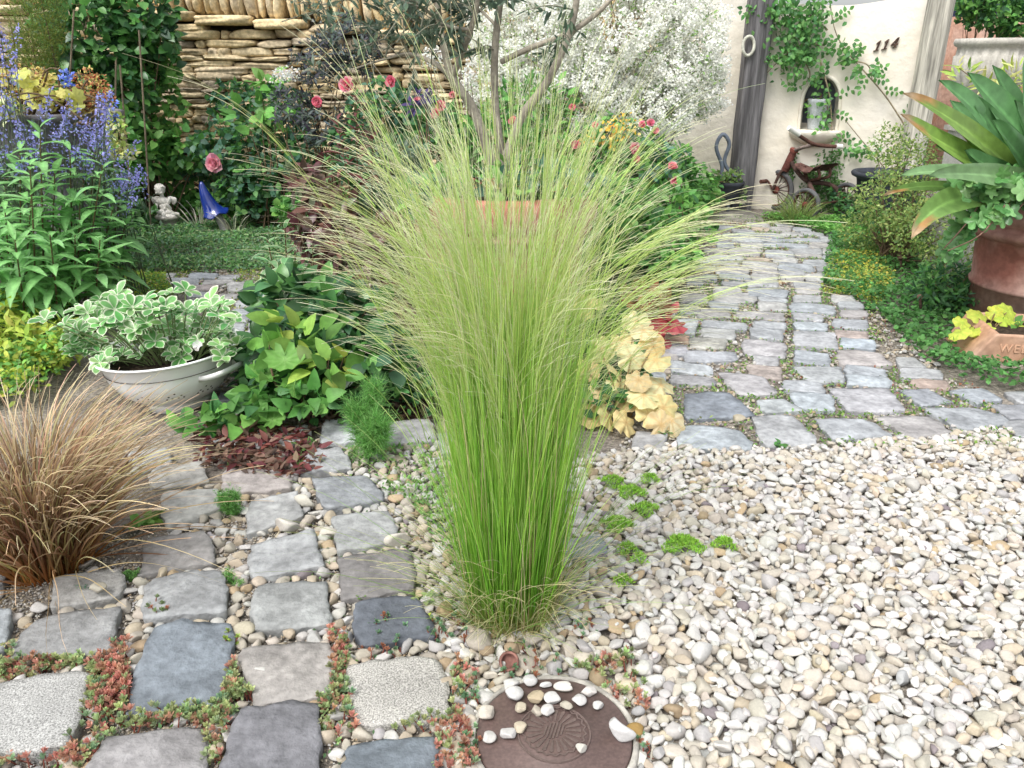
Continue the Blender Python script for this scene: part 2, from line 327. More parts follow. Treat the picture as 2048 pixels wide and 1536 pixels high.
BL = (.17, .20, .24); GR = (.24, .245, .24); PU = (.185, .175, .18); LG = (.36, .36, .34); BR = (.25, .20, .16); RD = (.30, .19, .13); DB = (.085, .10, .125); PB=(.13,.13,.145)
QUADS = []      # (quad px, colour, label, group)
near = [
 ((-40,1372),(184,1345),(132,1490),(-70,1502), (.255,.255,.24), 'pale speckled granite cobble at the bottom left corner, ringed by red stonecrop'),
 ((305,1252),(467,1248),(441,1398),(250,1424), (.13,.16,.19), 'big blue grey cobble with a slanting left side, ringed by red stonecrop'),
 ((72,1236),(232,1216),(214,1304),(22,1310), (.2,.205,.205), 'long dark grey cobble tilted just above the pale granite one'),
 ((225,1478),(402,1450),(398,1570),(150,1570), (.21,.20,.20), 'rounded purplish grey cobble cut by the bottom edge, left of the dark violet one'),
 ((480,1418),(638,1411),(628,1570),(440,1570), PB, 'dark violet grey square cobble cut by the bottom edge'),
 ((482,1292),(657,1288),(660,1386),(512,1402), (.24,.22,.20), 'brownish flat cobble between the big blue cobble and the speckled granite one'),
 ((698,1330),(868,1313),(906,1426),(716,1446), (.30,.285,.255), 'speckled black and cream granite cobble beside the drain cover'),
 ((700,1490),(866,1474),(872,1570),(690,1570), (.12,.15,.18), 'blue slate coloured cobble at the bottom edge left of the drain cover'),
 ((300,1151),(443,1138),(451,1222),(288,1233), (.22,.23,.235), 'square grey cobble with red stonecrop stems on its lower edge'),
 ((514,1168),(645,1165),(658,1244),(508,1256), (.215,.225,.22), 'mossy grey square cobble in the middle of the left paving'),
 ((708,1206),(830,1193),(868,1268),(722,1286), DB, 'very dark blue cobble left of the feather grass base'),
 ((683,1114),(815,1103),(826,1178),(688,1190), (.15,.14,.135), 'dark brown grey cobble directly behind the very dark blue one'),
 ((505,1087),(622,1062),(641,1130),(505,1151), (.25,.26,.265), 'light grey cobble with a lifted front lip, left of the dark brown one'),
 ((297,1080),(405,1068),(430,1120),(285,1138), (.20,.19,.18), 'flat brown grey cobble right of the bronze sedge base'),
 ((668,1032),(775,1022),(793,1080),(678,1098), (.26,.27,.265), 'grey rounded cobble left of the feather grass, above the dark brown one'),
 ((625,957),(735,952),(766,995),(655,1015), (.19,.205,.22), 'blue grey cobble below the feathery fennel tuft'),
 ((505,1002),(590,985),(602,1030),(495,1062), (.27,.275,.27), 'grey cobble half covered by the small feathery weed'),
 ((325,986),(430,978),(439,1015),(330,1048), (.36,.36,.33), 'pale sandy grey cobble behind the bronze sedge'),
 ((452,936),(570,940),(582,974),(450,986), (.31,.27,.25), 'pinkish rough cobble under the burgundy leaf litter'),
 ((303,936),(400,925),(412,962),(308,976), (.28,.27,.24), 'dusty tan cobble against the right side of the bronze sedge'),
 ((118,1152),(235,1138),(243,1186),(106,1213), (.24,.235,.22), 'sunken grey cobble under the round white pebble'),
 ((-70,1225),(18,1219),(4,1302),(-95,1305), (.22,.25,.27), 'cobble cut by the left edge beside the long dark grey one'),
 ((520,857),(612,848),(616,880),(514,897), (.33,.33,.33), 'pale border cobble in front of the green leafy bed'),
 ((652,839),(716,834),(716,880),(640,886), (.34,.36,.38), 'pale blue border cobble left of the fennel tuft'),
 ((760,846),(856,836),(872,880),(752,889), (.28,.28,.28), 'border cobble just right of the fennel tuft'),
 ((620,901),(680,893),(702,935),(600,946), (.26,.27,.28), 'grey cobble tucked under the left side of the fennel tuft'),
 ((430,868),(500,862),(502,893),(414,903), (.33,.35,.37), 'pale wedge cobble between the colander and the leaf litter'),
 ((262,905),(330,896),(341,930),(258,946), (.27,.27,.26), 'cobble half hidden by the arching bronze sedge tips'),
 ((1128,1084),(1198,1072),(1208,1102),(1138,1116), (.22,.25,.28), 'small blue stone at the right foot of the feather grass'),
 ((880,868),(985,858),(1000,895),(885,905), (.26,.27,.27), 'border cobble hidden behind the left half of the feather grass'),
 ((1010,868),(1130,862),(1140,900),(1015,908), (.26,.26,.26), 'border cobble hidden behind the right half of the feather grass'),
 ((-120,1120),(10,1112),(0,1165),(-140,1175), (.2,.2,.2), 'dusty slab cut by the left edge below the bronze sedge'),
]
for *q, col, lab in near: QUADS.append((q, col, lab, 'cobbles paving the near left corner', 'n'))
def fromA(q): return [(1300 + x / 2.738, 620 + y / 2.738) for x, y in q]
Aq = [
 [(185,622),(490,655),(555,768),(165,745),(.27,.31,.34)],[(560,585),(790,578),(918,728),(640,748),(.29,.30,.31)],[(915,600),(1170,592),(1328,692),(1010,702),(.27,.29,.31)],
 [(1250,582),(1520,578),(1640,668),(1440,702),(.27,.255,.25)],[(1510,542),(1800,535),(1995,606),(1730,658),(.25,.27,.29)],[(1890,520),(2090,520),(2160,590),(1980,592),(.22,.23,.25)],
 [(200,455),(430,455),(558,572),(210,592),BL],[(590,495),(725,490),(822,545),(640,558),(.29,.32,.33)],[(780,452),(985,458),(1005,545),(812,530),(.27,.31,.34)],
 [(1000,430),(1290,422),(1388,550),(1090,552),(.29,.29,.31)],[(1385,445),(1520,435),(1642,495),(1490,520),(.22,.24,.27)],[(1650,440),(1810,430),(1912,485),(1790,502),(.24,.27,.30)],
 [(370,338),(610,368),(690,450),(490,458),(.29,.28,.29)],[(740,385),(922,385),(946,450),(745,435),(.27,.29,.31)],[(790,310),(1040,315),(1056,390),(880,386),(.28,.30,.31)],
 [(1085,308),(1275,320),(1285,357),(1085,350),(.27,.30,.33)],[(1095,358),(1300,370),(1305,415),(1100,402),(.27,.31,.34)],[(1385,315),(1580,325),(1588,370),(1390,366),(.29,.30,.31)],
 [(1445,378),(1610,388),(1622,428),(1450,416),(.33,.24,.19)],[(1360,262),(1440,262),(1502,310),(1370,302),(.28,.29,.29)],[(1030,213),(1250,228),(1312,300),(1050,302),(.32,.29,.28)],
 [(803,222),(972,235),(976,300),(805,282),(.25,.28,.31)],[(540,300),(702,315),(712,372),(558,356),(.28,.23,.20)],[(575,252),(690,262),(692,300),(590,292),(.28,.28,.29)],
 [(518,158),(732,185),(736,255),(518,238),(.30,.29,.30)],[(193,220),(455,235),(456,276),(208,276),(.28,.30,.33)],[(135,285),(326,305),(330,347),(128,336),(.30,.33,.35)],
 [(128,350),(340,366),(342,412),(128,398),(.24,.24,.25)],[(80,180),(190,195),(192,240),(60,236),(.27,.28,.31)],[(20,225),(145,240),(142,286),(18,276),(.28,.26,.25)],
 [(-20,275),(100,290),(102,337),(-20,332),(.28,.23,.17)],[(-20,330),(80,345),(72,396),(-20,398),(.28,.31,.33)],[(75,130),(200,145),(196,176),(78,172),(.36,.22,.13)],
 [(80,50),(262,45),(240,130),(78,112),(.31,.34,.34)],[(230,150),(405,160),(402,206),(228,198),(.29,.29,.25)],[(290,95),(456,110),(456,156),(300,142),(.30,.31,.30)],
 [(300,50),(520,70),(516,108),(300,86),(.28,.30,.32)],[(560,98),(716,105),(722,158),(560,142),(.27,.29,.31)],[(580,60),(732,70),(728,99),(580,91),(.27,.29,.31)],
 [(485,0),(720,20),(718,56),(490,37),(.29,.28,.28)],[(795,112),(1010,125),(1017,208),(802,192),(.30,.31,.33)],[(800,60),(962,68),(960,108),(805,101),(.27,.31,.34)],
 [(790,14),(940,25),(942,56),(795,46),(.28,.29,.31)],[(1010,50),(1186,58),(1182,101),(1015,92),(.27,.29,.32)],[(1030,112),(1180,118),(1182,151),(1035,146),(.33,.26,.23)],
 [(1055,155),(1222,165),(1222,206),(1060,197),(.27,.32,.37)],[(1050,0),(1180,5),(1176,32),(1055,32),(.30,.28,.28)],[(-60,670),(80,680),(60,742),(-90,750),(.28,.28,.28)],
 [(1930,610),(2120,600),(2200,680),(2040,690),(.26,.27,.28)],[(2100,510),(2300,505),(2380,560),(2220,580),(.26,.27,.28)],[(1960,450),(2120,440),(2200,500),(2040,505),(.26,.27,.28)]]
Br = [(290,700,500,765),(700,708,900,775),(330,622,650,712),(60,642,250,715),(200,770,425,835),(60,740,190,800),(610,590,908,665),(705,672,900,706),(980,655,1175,705),
 (1290,655,1450,700),(1360,705,1525,752),(960,722,1292,790),(335,582,525,632),(390,537,570,575),(600,530,830,580),(990,545,1180,588),(1000,592,1170,640),(340,420,590,468),(385,474,590,518),
 (650,440,830,476),(640,482,820,525),(870,455,1040,490),(885,497,1040,540),(1085,478,1310,535),(280,325,540,368),(310,373,500,405),(570,378,830,435),(600,342,760,375),(820,350,985,390),(860,395,1120,450),
 (1060,365,1330,410),(1170,415,1325,455),(1230,330,1440,370),(445,272,680,322),(745,290,960,342),(950,268,1190,312),(1000,317,1190,342),(1210,275,1370,315),(545,225,705,268),(720,222,1080,260),
 (1110,215,1310,266),(1370,240,1500,285),(1480,268,1610,302),(350,210,470,265),(470,178,700,213),(720,185,960,215),(970,185,1180,212),(1200,175,1390,222),(1440,200,1590,235),(520,140,730,170),
 (740,150,870,180),(885,140,1030,170),(1040,132,1200,165),(640,97,755,125),(770,92,930,125),(480,112,630,138),(830,60,960,88),(600,62,760,92),(400,150,510,176),(250,270,420,300),(190,340,275,380),(230,490,320,522),
 (980,100,1100,128),(300,180,440,205),(120,400,300,440),(100,500,210,560),(350,90,470,112),(1250,130,1400,160)]
cb = rng(11)
base = [(.28,.30,.32),(.27,.28,.29),(.30,.29,.28),(.26,.29,.32),(.31,.31,.30)]
farq = []
for q in Aq: farq.append((fromA(q[:4]), q[4]))
for i, (x0, y0, x1, y1) in enumerate(Br):
    sl = .045 * (x1 - x0); f = lambda x, y: (1350 + x / 4.096, 430 + y / 4.096)
    j = cb.normal(0, 5, 8)
    q = [f(x0 + j[0], y0 + j[1] * .4 - sl * .3), f(x1 + j[2], y0 + sl + j[3] * .4), f(x1 + j[4] + 8, y1 + sl * .4 + j[5] * .4), f(x0 + j[6], y1 - sl * .3 + j[7] * .4)]
    c = A(*base[cb.integers(0, 5)])
    if i in (27, 53): c = A(.36, .28, .2)
    farq.append((q, tuple(c)))
leftb = [(290,122,120,25,0),(250,160,170,40,2),(440,168,200,45,0),(590,122,200,35,0),(710,172,200,38,0),(370,215,110,25,0),(610,220,180,40,1),(550,275,150,40,0),(800,135,150,25,0),(920,212,230,60,0),
 (1060,290,250,50,0),(800,295,120,40,0),(970,345,190,48,0),(1120,355,110,45,0),(950,415,240,48,0),(860,472,180,45,0),(1050,520,170,100,0),(850,542,120,48,0),(900,612,140,50,0),(1090,620,180,55,0),(980,745,180,60,0),
 (910,832,180,60,0),(1120,980,300,85,0),(850,1100,200,60,0),(1030,1140,140,60,0),(1200,160,200,50,0),(1250,240,180,50,0),(1280,330,160,50,0),(700,560,120,60,0),(690,480,120,50,0),(560,340,180,45,0),(700,640,160,60,0),(1080,780,150,60,0)]
leftq = []
for x, y, w_, h_, t in leftb:
    f = lambda a, b: (260 + a / 4.0425, 520 + b / 4.0425)
    j = cb.normal(0, 4, 8)
    q = [f(x - w_ / 2 + 8 + j[0], y - h_ / 2 + j[1] * .5), f(x + w_ / 2 + 4 + j[2], y - h_ / 2 + j[3] * .5), f(x + w_ / 2 - 4 + j[4], y + h_ / 2 + j[5] * .5), f(x - w_ / 2 - 8 + j[6], y + h_ / 2 + j[7] * .5)]
    leftq.append((q, [(.29,.29,.30),(.30,.25,.24),(.36,.25,.20)][t] if t else base[cb.integers(0, 5)]))
def colname(c):
    r_, g_, b_ = c
    if r_ > b_ * 1.6: return 'rust brown'
    if r_ > b_ * 1.15: return 'brownish'
    if b_ > r_ * 1.15: return 'blue grey'
    if r_ > .3: return 'pale grey'
    return 'grey'
ORD = ['nearest', 'second', 'third', 'fourth', 'fifth', 'sixth', 'seventh', 'eighth', 'ninth', 'tenth', 'eleventh', 'twelfth', 'thirteenth', 'fourteenth', 'fifteenth', 'sixteenth', 'seventeenth', 'eighteenth', 'nineteenth', 'twentieth']
def rowlabels(lst, where, rows, group, tag_):
    cen = [(np.mean([p[1] for p in q]), np.mean([p[0] for p in q]), i) for i, (q, c) in enumerate(lst)]
    cen.sort(reverse=True); per = int(math.ceil(len(cen) / rows))
    for k in range(0, len(cen), per):
        row = sorted(cen[k:k + per], key=lambda t: t[1]); rn = ORD[k // per]; m = len(row)
        for a, (_, _, i) in enumerate(row):
            q, c = lst[i]
            pos = 'leftmost' if a == 0 else 'rightmost' if a == m - 1 else ORD[a] + ' from the left' if a > 0 else ''
            QUADS.append((q, c, f'{colname(c)} cobble, {pos} in {rn} row {where}', group, tag_))
rowlabels(farq, 'of the tricycle path', 17, 'cobbles paving the path to the tricycle', 'f')
rowlabels(leftq, 'behind the colander', 7, 'cobbles of the back path behind the colander', 'l')
STP = []
PV = []
def cobble(q, col, seed, hz, n):
    r = rng(seed); P = np.array([G(x, y, hz)[:2] for x, y in q])      # TL TR BR BL
    c = P.mean(0); P = grow(P, .010 if n > 12 else .013); t = np.linspace(-1, 1, n + 1); U, W_ = np.meshgrid(t, t, indexing='ij')
    ext = np.hypot(U, W_); mx = np.maximum(np.abs(U), np.abs(W_)) + 1e-9
    rd = r.uniform(.03, .11); k = 1 - rd * (np.abs(U * W_) ** 2.2)
    u, v = U * k, W_ * k
    f = lambda a: a[..., None]
    pos = (f((1 - u) * (1 + v)) * P[0] + f((1 + u) * (1 + v)) * P[1] + f((1 + u) * (1 - v)) * P[2] + f((1 - u) * (1 - v)) * P[3]) / 4
    sz = np.linalg.norm(P[1] - P[0]) * .5
    ang = np.arctan2(v, u); e = (mx ** 4)
    wob = (.026 * np.sin(3 * ang + r.uniform(0, 6)) + .025 * np.sin(5 * ang + r.uniform(0, 6)) + .020 * np.sin(9 * ang + r.uniform(0, 6)) + .018 * np.sin(14 * ang + r.uniform(0, 6))) * e
    pos = c + (pos - c) * (1 + f(wob))
    tilt = r.normal(0, .02, 2)
    top = hz + .35 * sz * .12 * (1 - ext ** 2 * .6) * r.uniform(.1, .6) + (U * tilt[0] + W_ * tilt[1]) * sz * 1.2 + .0016 * noise2(pos[..., 0], pos[..., 1], seed, 60) - np.clip(mx - .86, 0, 1) * .05 * sz * 4 * (.6 + .4 * np.sin(6 * ang + seed))
    V = np.concatenate([pos, f(top)], -1)
    g = Geo(); m = n + 1; col = np.array(col, float); col = np.clip((col * .65 + col.mean() * .35) * 1.2, 0, .8)
    F = [(i * m + j, (i + 1) * m + j, (i + 1) * m + j + 1, i * m + j + 1) for i in range(n) for j in range(n)]
    ring = [(i, 0) for i in range(n)] + [(n, j) for j in range(n)] + [(i, n) for i in range(n, 0, -1)] + [(0, j) for j in range(n, 0, -1)]
    Vf = V.reshape(-1, 3).tolist(); rings = [[i * m + j for i, j in ring]]
    for dz, gr in ((.0022, 1.004), (.006, 1.004), (.05, .975)):
        ids = []
        for i, j in ring:
            p = V[i, j].copy(); p[:2] = c + (p[:2] - c) * (gr + r.normal(0, .006)); p[2] -= dz; ids.append(len(Vf)); Vf.append(p.tolist())
        a = rings[-1]; L_ = len(ids)
        F += [(a[k2], ids[k2], ids[(k2 + 1) % L_], a[(k2 + 1) % L_]) for k2 in range(L_)]; rings.append(ids)
    g.add(Vf, F, np.asarray(col))
    return g, P
for i, (q, col, lab, grp, t) in enumerate(QUADS):
    hz = .023 if t == 'n' else .015
    g, P = cobble(q, col, 100 + i, hz, 16 if t == 'n' else 10)
    loc = np.append(P.mean(0), 0)
    o = g.obj('cobblestone', M_granite if lab.startswith(('pale speckled', 'speckled black')) else M_stone, loc=loc)
    tag(o, lab, 'cobblestone', grp)
    STP.append(P)
def on_stone(p, d=0.):
    m = np.zeros(len(p), bool)
    for P in STP:
        Q = grow(P, d); lo, hi = Q.min(0), Q.max(0)
        k = np.where((p[:, 0] > lo[0]) & (p[:, 0] < hi[0]) & (p[:, 1] > lo[1]) & (p[:, 1] < hi[1]))[0]
        if len(k): m[k[poly_in(p[k], Q)]] = True
    return m
# doorstep slab in front of the plastered wall
g = Geo(); a, b = G(1395, 444), G(1560, 446)
g.box((a[0], a[1] - .02, -.02), (b[0] - .1, a[1] + .42, .02), (.33, .31, .27))
tag(g.obj('paving_slab', M_stone), 'long worn stone slab lying in front of the plastered wall', 'slab')

# ---------------------------------------------------------------- drain cover
DC = G(1108, 1468, .024); DR = .1165
g = Geo(); rt = root('drain_cover', (DC[0], DC[1], 0), 'round brown drain cover with a rayed emblem, half strewn with pebbles', 'drain cover')
lathe(g, [(.0001, .026), (DR * .3, .026), (DR * .46, .026), (DR * .47, .0245), (DR * .96, .0245), (DR * .985, .023), (DR * .99, .005)], (.115, .078, .070), 96, loc=(DC[0], DC[1], 0))
g.obj('lid', M_cover, rt)
g = Geo(); lathe(g, [(DR * 1.0, -.01), (DR * 1.0, .0215), (DR * 1.01, .0235), (DR * 1.06, .0235), (DR * 1.08, .020), (DR * 1.09, -.01)], (.40, .38, .34), 96, loc=(DC[0], DC[1], 0))
g.obj('rim', M_stone, rt)
g = Geo(); ec = (.13, .095, .085); z0 = .0268
def flatpoly(g, pts, z, h, col):
    n = len(pts); V = [(x, y, z) for x, y in pts] + [(x, y, z - h) for x, y in pts]
    g.add(V, [tuple(range(n))], col); g.add(V, [(i, i + n, (i + 1) % n + n, (i + 1) % n) for i in range(n)], col)
cx, cy = DC[0], DC[1] + .004
for i in range(22):
    a = i / 22 * 2 * math.pi; e_ = .075
    r1, r2 = DR * .16, DR * .34
    flatpoly(g, [(cx + r * math.cos(a + s_), cy + r * math.sin(a + s_)) for r, s_ in ((r1, -.05), (r2, -e_), (r2 * 1.04, 0), (r2, e_), (r1, .05))], z0 + .0006, .003, ec)
pts_o = []; pts_i = []
for i in range(44):
    a = i / 44 * 2 * math.pi; rr = DR * (.40 if i % 2 else .365); pts_o.append((cx + (rr + .0026) * math.cos(a), cy + (rr + .0026) * math.sin(a), z0 + .0008)); pts_i.append((cx + rr * math.cos(a), cy + rr * math.sin(a), z0 + .0008))
g.add(pts_o + pts_i, [(i, (i + 1) % 44, (i + 1) % 44 + 44, i + 44) for i in range(44)], ec)
lathe(g, [(DR * .445, .0262), (DR * .45, .0278), (DR * .468, .0278), (DR * .473, .0255)], ec, 96, loc=(cx, cy - .004, 0))
for dx in (-.0125, -.0075, -.0025, .0025, .0075, .0125):
    hh = math.sqrt(.0155 ** 2 - dx * dx); flatpoly(g, [(cx + dx - .0015 + .3 * hh, cy + hh), (cx + dx - .0015 - .3 * hh, cy - hh), (cx + dx + .0012 - .3 * hh, cy - hh), (cx + dx + .0012 + .3 * hh, cy + hh)], z0 + .001, .003, ec)
g.obj('emblem', M_cover, rt, smooth=False)

# ---------------------------------------------------------------- gravel and joint pebbles
def pebcol(r, n, warm=.0):
    c = np.empty((n, 3)); u = r.random(n)
    pal = [(.86, (.70, .685, .65)), (0, 0)]
    c[:] = (.53, .515, .485)
    m = u < .40 + warm; c[m] = (.46, .42, .355)
    m = u < .10 + warm * .8; c[m] = (.47, .405, .31)
    m = u < .018 + warm * .25; c[m] = (.40, .31, .20)
    m = (u > .93 - warm * .3); c[m] = (.42, .41, .40)
    m = (u > .99); c[m] = (.22, .19, .20)
    return np.clip(c * (1 + r.normal(0, .07, (n, 1))) * (1 + r.normal(0, .012, (n, 3))), .02, .85)
def pack(poly, sizes, seed, tries=3, fill=.80, mask=None, exist=None):
    """drop discs, big ones first, keeping those that do not overlap"""
    r = rng(seed); cell = sizes.max() * 1.0; lo = poly.min(0); hi = poly.max(0); grid = {}; out = []
    sizes = np.sort(sizes)[::-1]
    pts = r.uniform(lo, hi, (len(sizes) * tries, 2)); ok = poly_in(pts, poly)
    if mask is not None: ok &= ~mask(pts)
    pts = pts[ok]; k = 0; ii = 0
    per = max(1, len(pts) // max(1, len(sizes)))
    for s_ in sizes:
        for _ in range(tries):
            if ii >= len(pts): return np.array(out)
            p = pts[ii]; ii += 1; gx, gy = int((p[0] - lo[0]) / cell), int((p[1] - lo[1]) / cell); good = True
            for a in (gx - 1, gx, gx + 1):
                for b in (gy - 1, gy, gy + 1):
                    for (x, y, t) in grid.get((a, b), ()):
                        if (x - p[0]) ** 2 + (y - p[1]) ** 2 < (fill * .5 * (t + s_)) ** 2: good = False; break
                    if not good: break
                if not good: break
            if good: grid.setdefault((gx, gy), []).append((p[0], p[1], s_)); out.append((p[0], p[1], s_)); break
    return np.array(out)
grav = np.vstack([gp((905,1255),(980,1150),(1120,1060),(1150,930),(1290,897),(1370,898),(1505,905),(1640,900),(1790,885),(1925,862),(2048,868),(2400,905)), [[2.3, 1.5], [2.3, .55], [.0, .55], [-.12, .72]], gp((900,1420),(890,1330))])
def gmask(p):
    m = on_stone(p, .004) | (np.hypot(p[:, 0] - DC[0], p[:, 1] - DC[1]) < DR * 1.08)
    return m
r = rng(5); gG = Geo()
for layer, (n, s0, s1, z, fill) in enumerate(((11000, .015, .027, -.002, .72), (30000, .009, .030, .010, .74), (11000, .008, .022, .018, .9))):
    sz = np.clip(r.lognormal(math.log((s0 * s1) ** .5), .33, n), s0, s1 * 1.15)
    pk = pack(grav, sz, 20 + layer, tries=3, fill=fill, mask=gmask)
    if layer == 2: pk = pk[rng(3).random(len(pk)) < .35]
    k = len(pk); wm = np.clip(1 - (pk[:, 0] - .05) / .35, 0, 1) * .5
    col = pebcol(r, k); c2 = pebcol(r, k, .35); pick = r.random(k) < wm; col[pick] = c2[pick] * .85  # towards the grass: more tan stones, plus shade painted in as darker colour
    P = np.column_stack([pk[:, :2], z + pk[:, 2] * .12 + .007 * noise2(pk[:, 0], pk[:, 1], 9, 9) + r.normal(0, .0015, k)])
    far = pk[:, 1] > 1.75
    for sel, T in ((~far, CS4), (far, CS3)):
        if sel.any(): pebbles(gG, P[sel], pk[sel, 2] * 1.14, col[sel], 30 + layer, T)
tag(gG.obj('gravel', M_peb), 'loose white and cream gravel spread over the right foreground', 'gravel', kind='stuff')
# small pebbles between the cobbles
jr = np.vstack([gp((-200,1120),(250,1060),(500,940),(640,880),(860,860),(900,960),(960,1150),(905,1255),(905,1420),(960,1560),(400,1700),(-400,1700))])
lp = gp((-300,1560),(-300,1060),(240,1000),(300,1160),(240,1240),(200,1330),(620,1420),(700,1560))
gJ = Geo(); r = rng(6)
sz = np.clip(r.lognormal(math.log(.011), .5, 26000), .004, .030)
pk = pack(jr, sz, 61, tries=2, fill=.8, mask=lambda p: on_stone(p, .002) | (np.hypot(p[:, 0] - DC[0], p[:, 1] - DC[1]) < DR * 1.08))
dens = .8 + .2 * (pk[:, 0] > -.34) ; dens = np.where(poly_in(pk[:, :2], lp), .5, dens)
dens = np.where(poly_in(pk[:, :2], gp((-300,1300),(-300,940),(260,900),(330,1060),(280,1180),(60,1230))), .05, dens)
pk = pk[rng(8).random(len(pk)) < dens]; k = len(pk)
P = np.column_stack([pk[:, :2], .006 + r.random(k) * .008])
pebbles(gJ, P, pk[:, 2] * 1.12, pebcol(r, k, .18) * .88, 62, CS4)
gq = scatter(26000, jr, 63); gq = gq[~on_stone(gq, 0) & (np.hypot(gq[:, 0] - DC[0], gq[:, 1] - DC[1]) > DR * 1.08)]; kk = len(gq); pebbles(gJ, np.column_stack([gq, .004 + r.random(kk) * .004]), r.uniform(.003, .0065, kk), pebcol(r, kk, .3) * .8, 64, CS3)
tag(gJ.obj('joint_pebbles', M_peb), 'small cream pebbles filling the joints of the near left cobbles', 'pebbles', kind='stuff')
# grit in the joints of both paths
gK = Geo(); pr = gp((1240,900),(2060,860),(1900,760),(1700,560),(1700,500),(1560,435),(1430,440),(1360,600),(1290,700)); pl = gp((300,545),(560,545),(640,700),(620,860),(420,860),(430,640))
pp = np.vstack([scatter(9000, pr, 71), scatter(2500, pl, 72)]); pp = pp[~on_stone(pp, .0)]; k = len(pp); r = rng(73)
pebbles(gK, np.column_stack([pp, .002 + r.random(k) * .010]), np.clip(r.lognormal(math.log(.011), .4, k), .005, .026), pebcol(r, k, .25) * .85, 74, CS3)
tag(gK.obj('path_grit', M_peb), 'fine pale grit and small stones in the joints of the back paths', 'grit', kind='stuff')
# pebbles lying loose on the drain cover and other single stones
single = [(1020,1373,36,(.72,.70,.66),'flat white oval pebble on the back left edge of the drain cover'),(1060,1366,28,(.66,.65,.63),'round grey white pebble at the back edge of the drain cover'),
 (1092,1372,26,(.72,.71,.69),'white pebble behind the long flat one on the drain cover'),(1129,1378,42,(.72,.69,.63),'long flat cream pebble at the back of the drain cover'),
 (1178,1388,38,(.72,.68,.64),'flat pinkish pebble near the back right rim of the drain cover'),(1028,1394,36,(.74,.73,.71),'white triangular pebble left on the drain cover'),
 (1072,1400,34,(.58,.48,.33),'yellow brown round pebble in the heap on the drain cover'),(1104,1402,34,(.75,.74,.71),'bright white pebble in the heap on the drain cover'),
 (1132,1416,26,(.55,.51,.42),'small speckled tan pebble right of the heap on the drain cover'),(1158,1405,28,(.74,.72,.70),'white heart shaped pebble right of the heap on the drain cover'),
 (1196,1414,22,(.74,.73,.70),'small knobbly white pebble alone on the drain cover'),(1042,1420,26,(.60,.53,.41),'tan pebble lowest left in the heap on the drain cover'),
 (1072,1424,28,(.58,.52,.43),'speckled tan pebble in the front of the heap on the drain cover'),(1098,1426,32,(.70,.68,.65),'pale grey pebble in the front of the heap on the drain cover'),
 (974,1430,44,(.70,.64,.55),'flat peach coloured pebble at the left rim of the drain cover'),(1040,1460,28,(.68,.59,.45),'tan pebble on the left edge of the drain emblem'),
 (1016,1472,32,(.70,.68,.66),'white knobbly pebble left of the drain emblem'),(978,1478,28,(.72,.70,.66),'white pebble on the lower left rim of the drain cover'),
 (1236,1472,60,(.74,.73,.72),'long bent white stone on the right side of the drain cover'),(1162,1500,24,(.66,.64,.58),'small round speckled pebble below the drain emblem'),
 (1272,1460,40,(.45,.29,.10),'orange brown stone touching the right rim of the drain cover'),(1400,1310,66,(.74,.73,.70),'long white stone standing out of the gravel'),
 (962,1286,56,(.50,.45,.38),'large buff heart shaped stone in front of the feather grass'),(985,1262,36,(.48,.36,.20),'ochre pebble leaning at the feather grass base'),
 (972,1300,32,(.38,.29,.19),'brown pointed pebble beside the buff heart shaped stone'),(892,1222,40,(.40,.31,.17),'mossy brown cobble sized pebble left of the feather grass'),
 (195,1168,32,(.62,.58,.48),'round white pebble sitting on the sunken grey cobble'),(488,1260,42,(.55,.50,.38),'round tan pebble between three grey cobbles'),
 (226,1143,26,(.74,.71,.68),'white angular pebble below the bronze sedge'),(83,1215,38,(.62,.60,.57),'white chip lying left of the sunken cobble'),(1255,862,0,None,None),
 (610,1008,46,(.72,.69,.60),'long cream pebble left of the blue grey cobble'),(575,1058,54,(.70,.66,.60),'long white pebble behind the light grey cobble'),(657,1066,36,(.68,.64,.55),'upright cream pebble left of the grey rounded cobble'),
 (798,1086,56,(.70,.66,.58),'long white pebble right of the grey rounded cobble'),(520,1344,30,(.72,.71,.67),'white pebble in the red stonecrop'),(1316,852,28,(.58,.47,.35),'tan pebble below the yellow coral bells'),
 (1478,832,26,(.56,.50,.38),'tan pebble resting on the blue cobble of the path'),(604,1390,30,(.78,.77,.75),'white pebble beside the brownish flat cobble'),(675,1504,34,(.72,.70,.66),'cream pebble between the violet and the blue cobble'),(250,1205,0,None,None)]
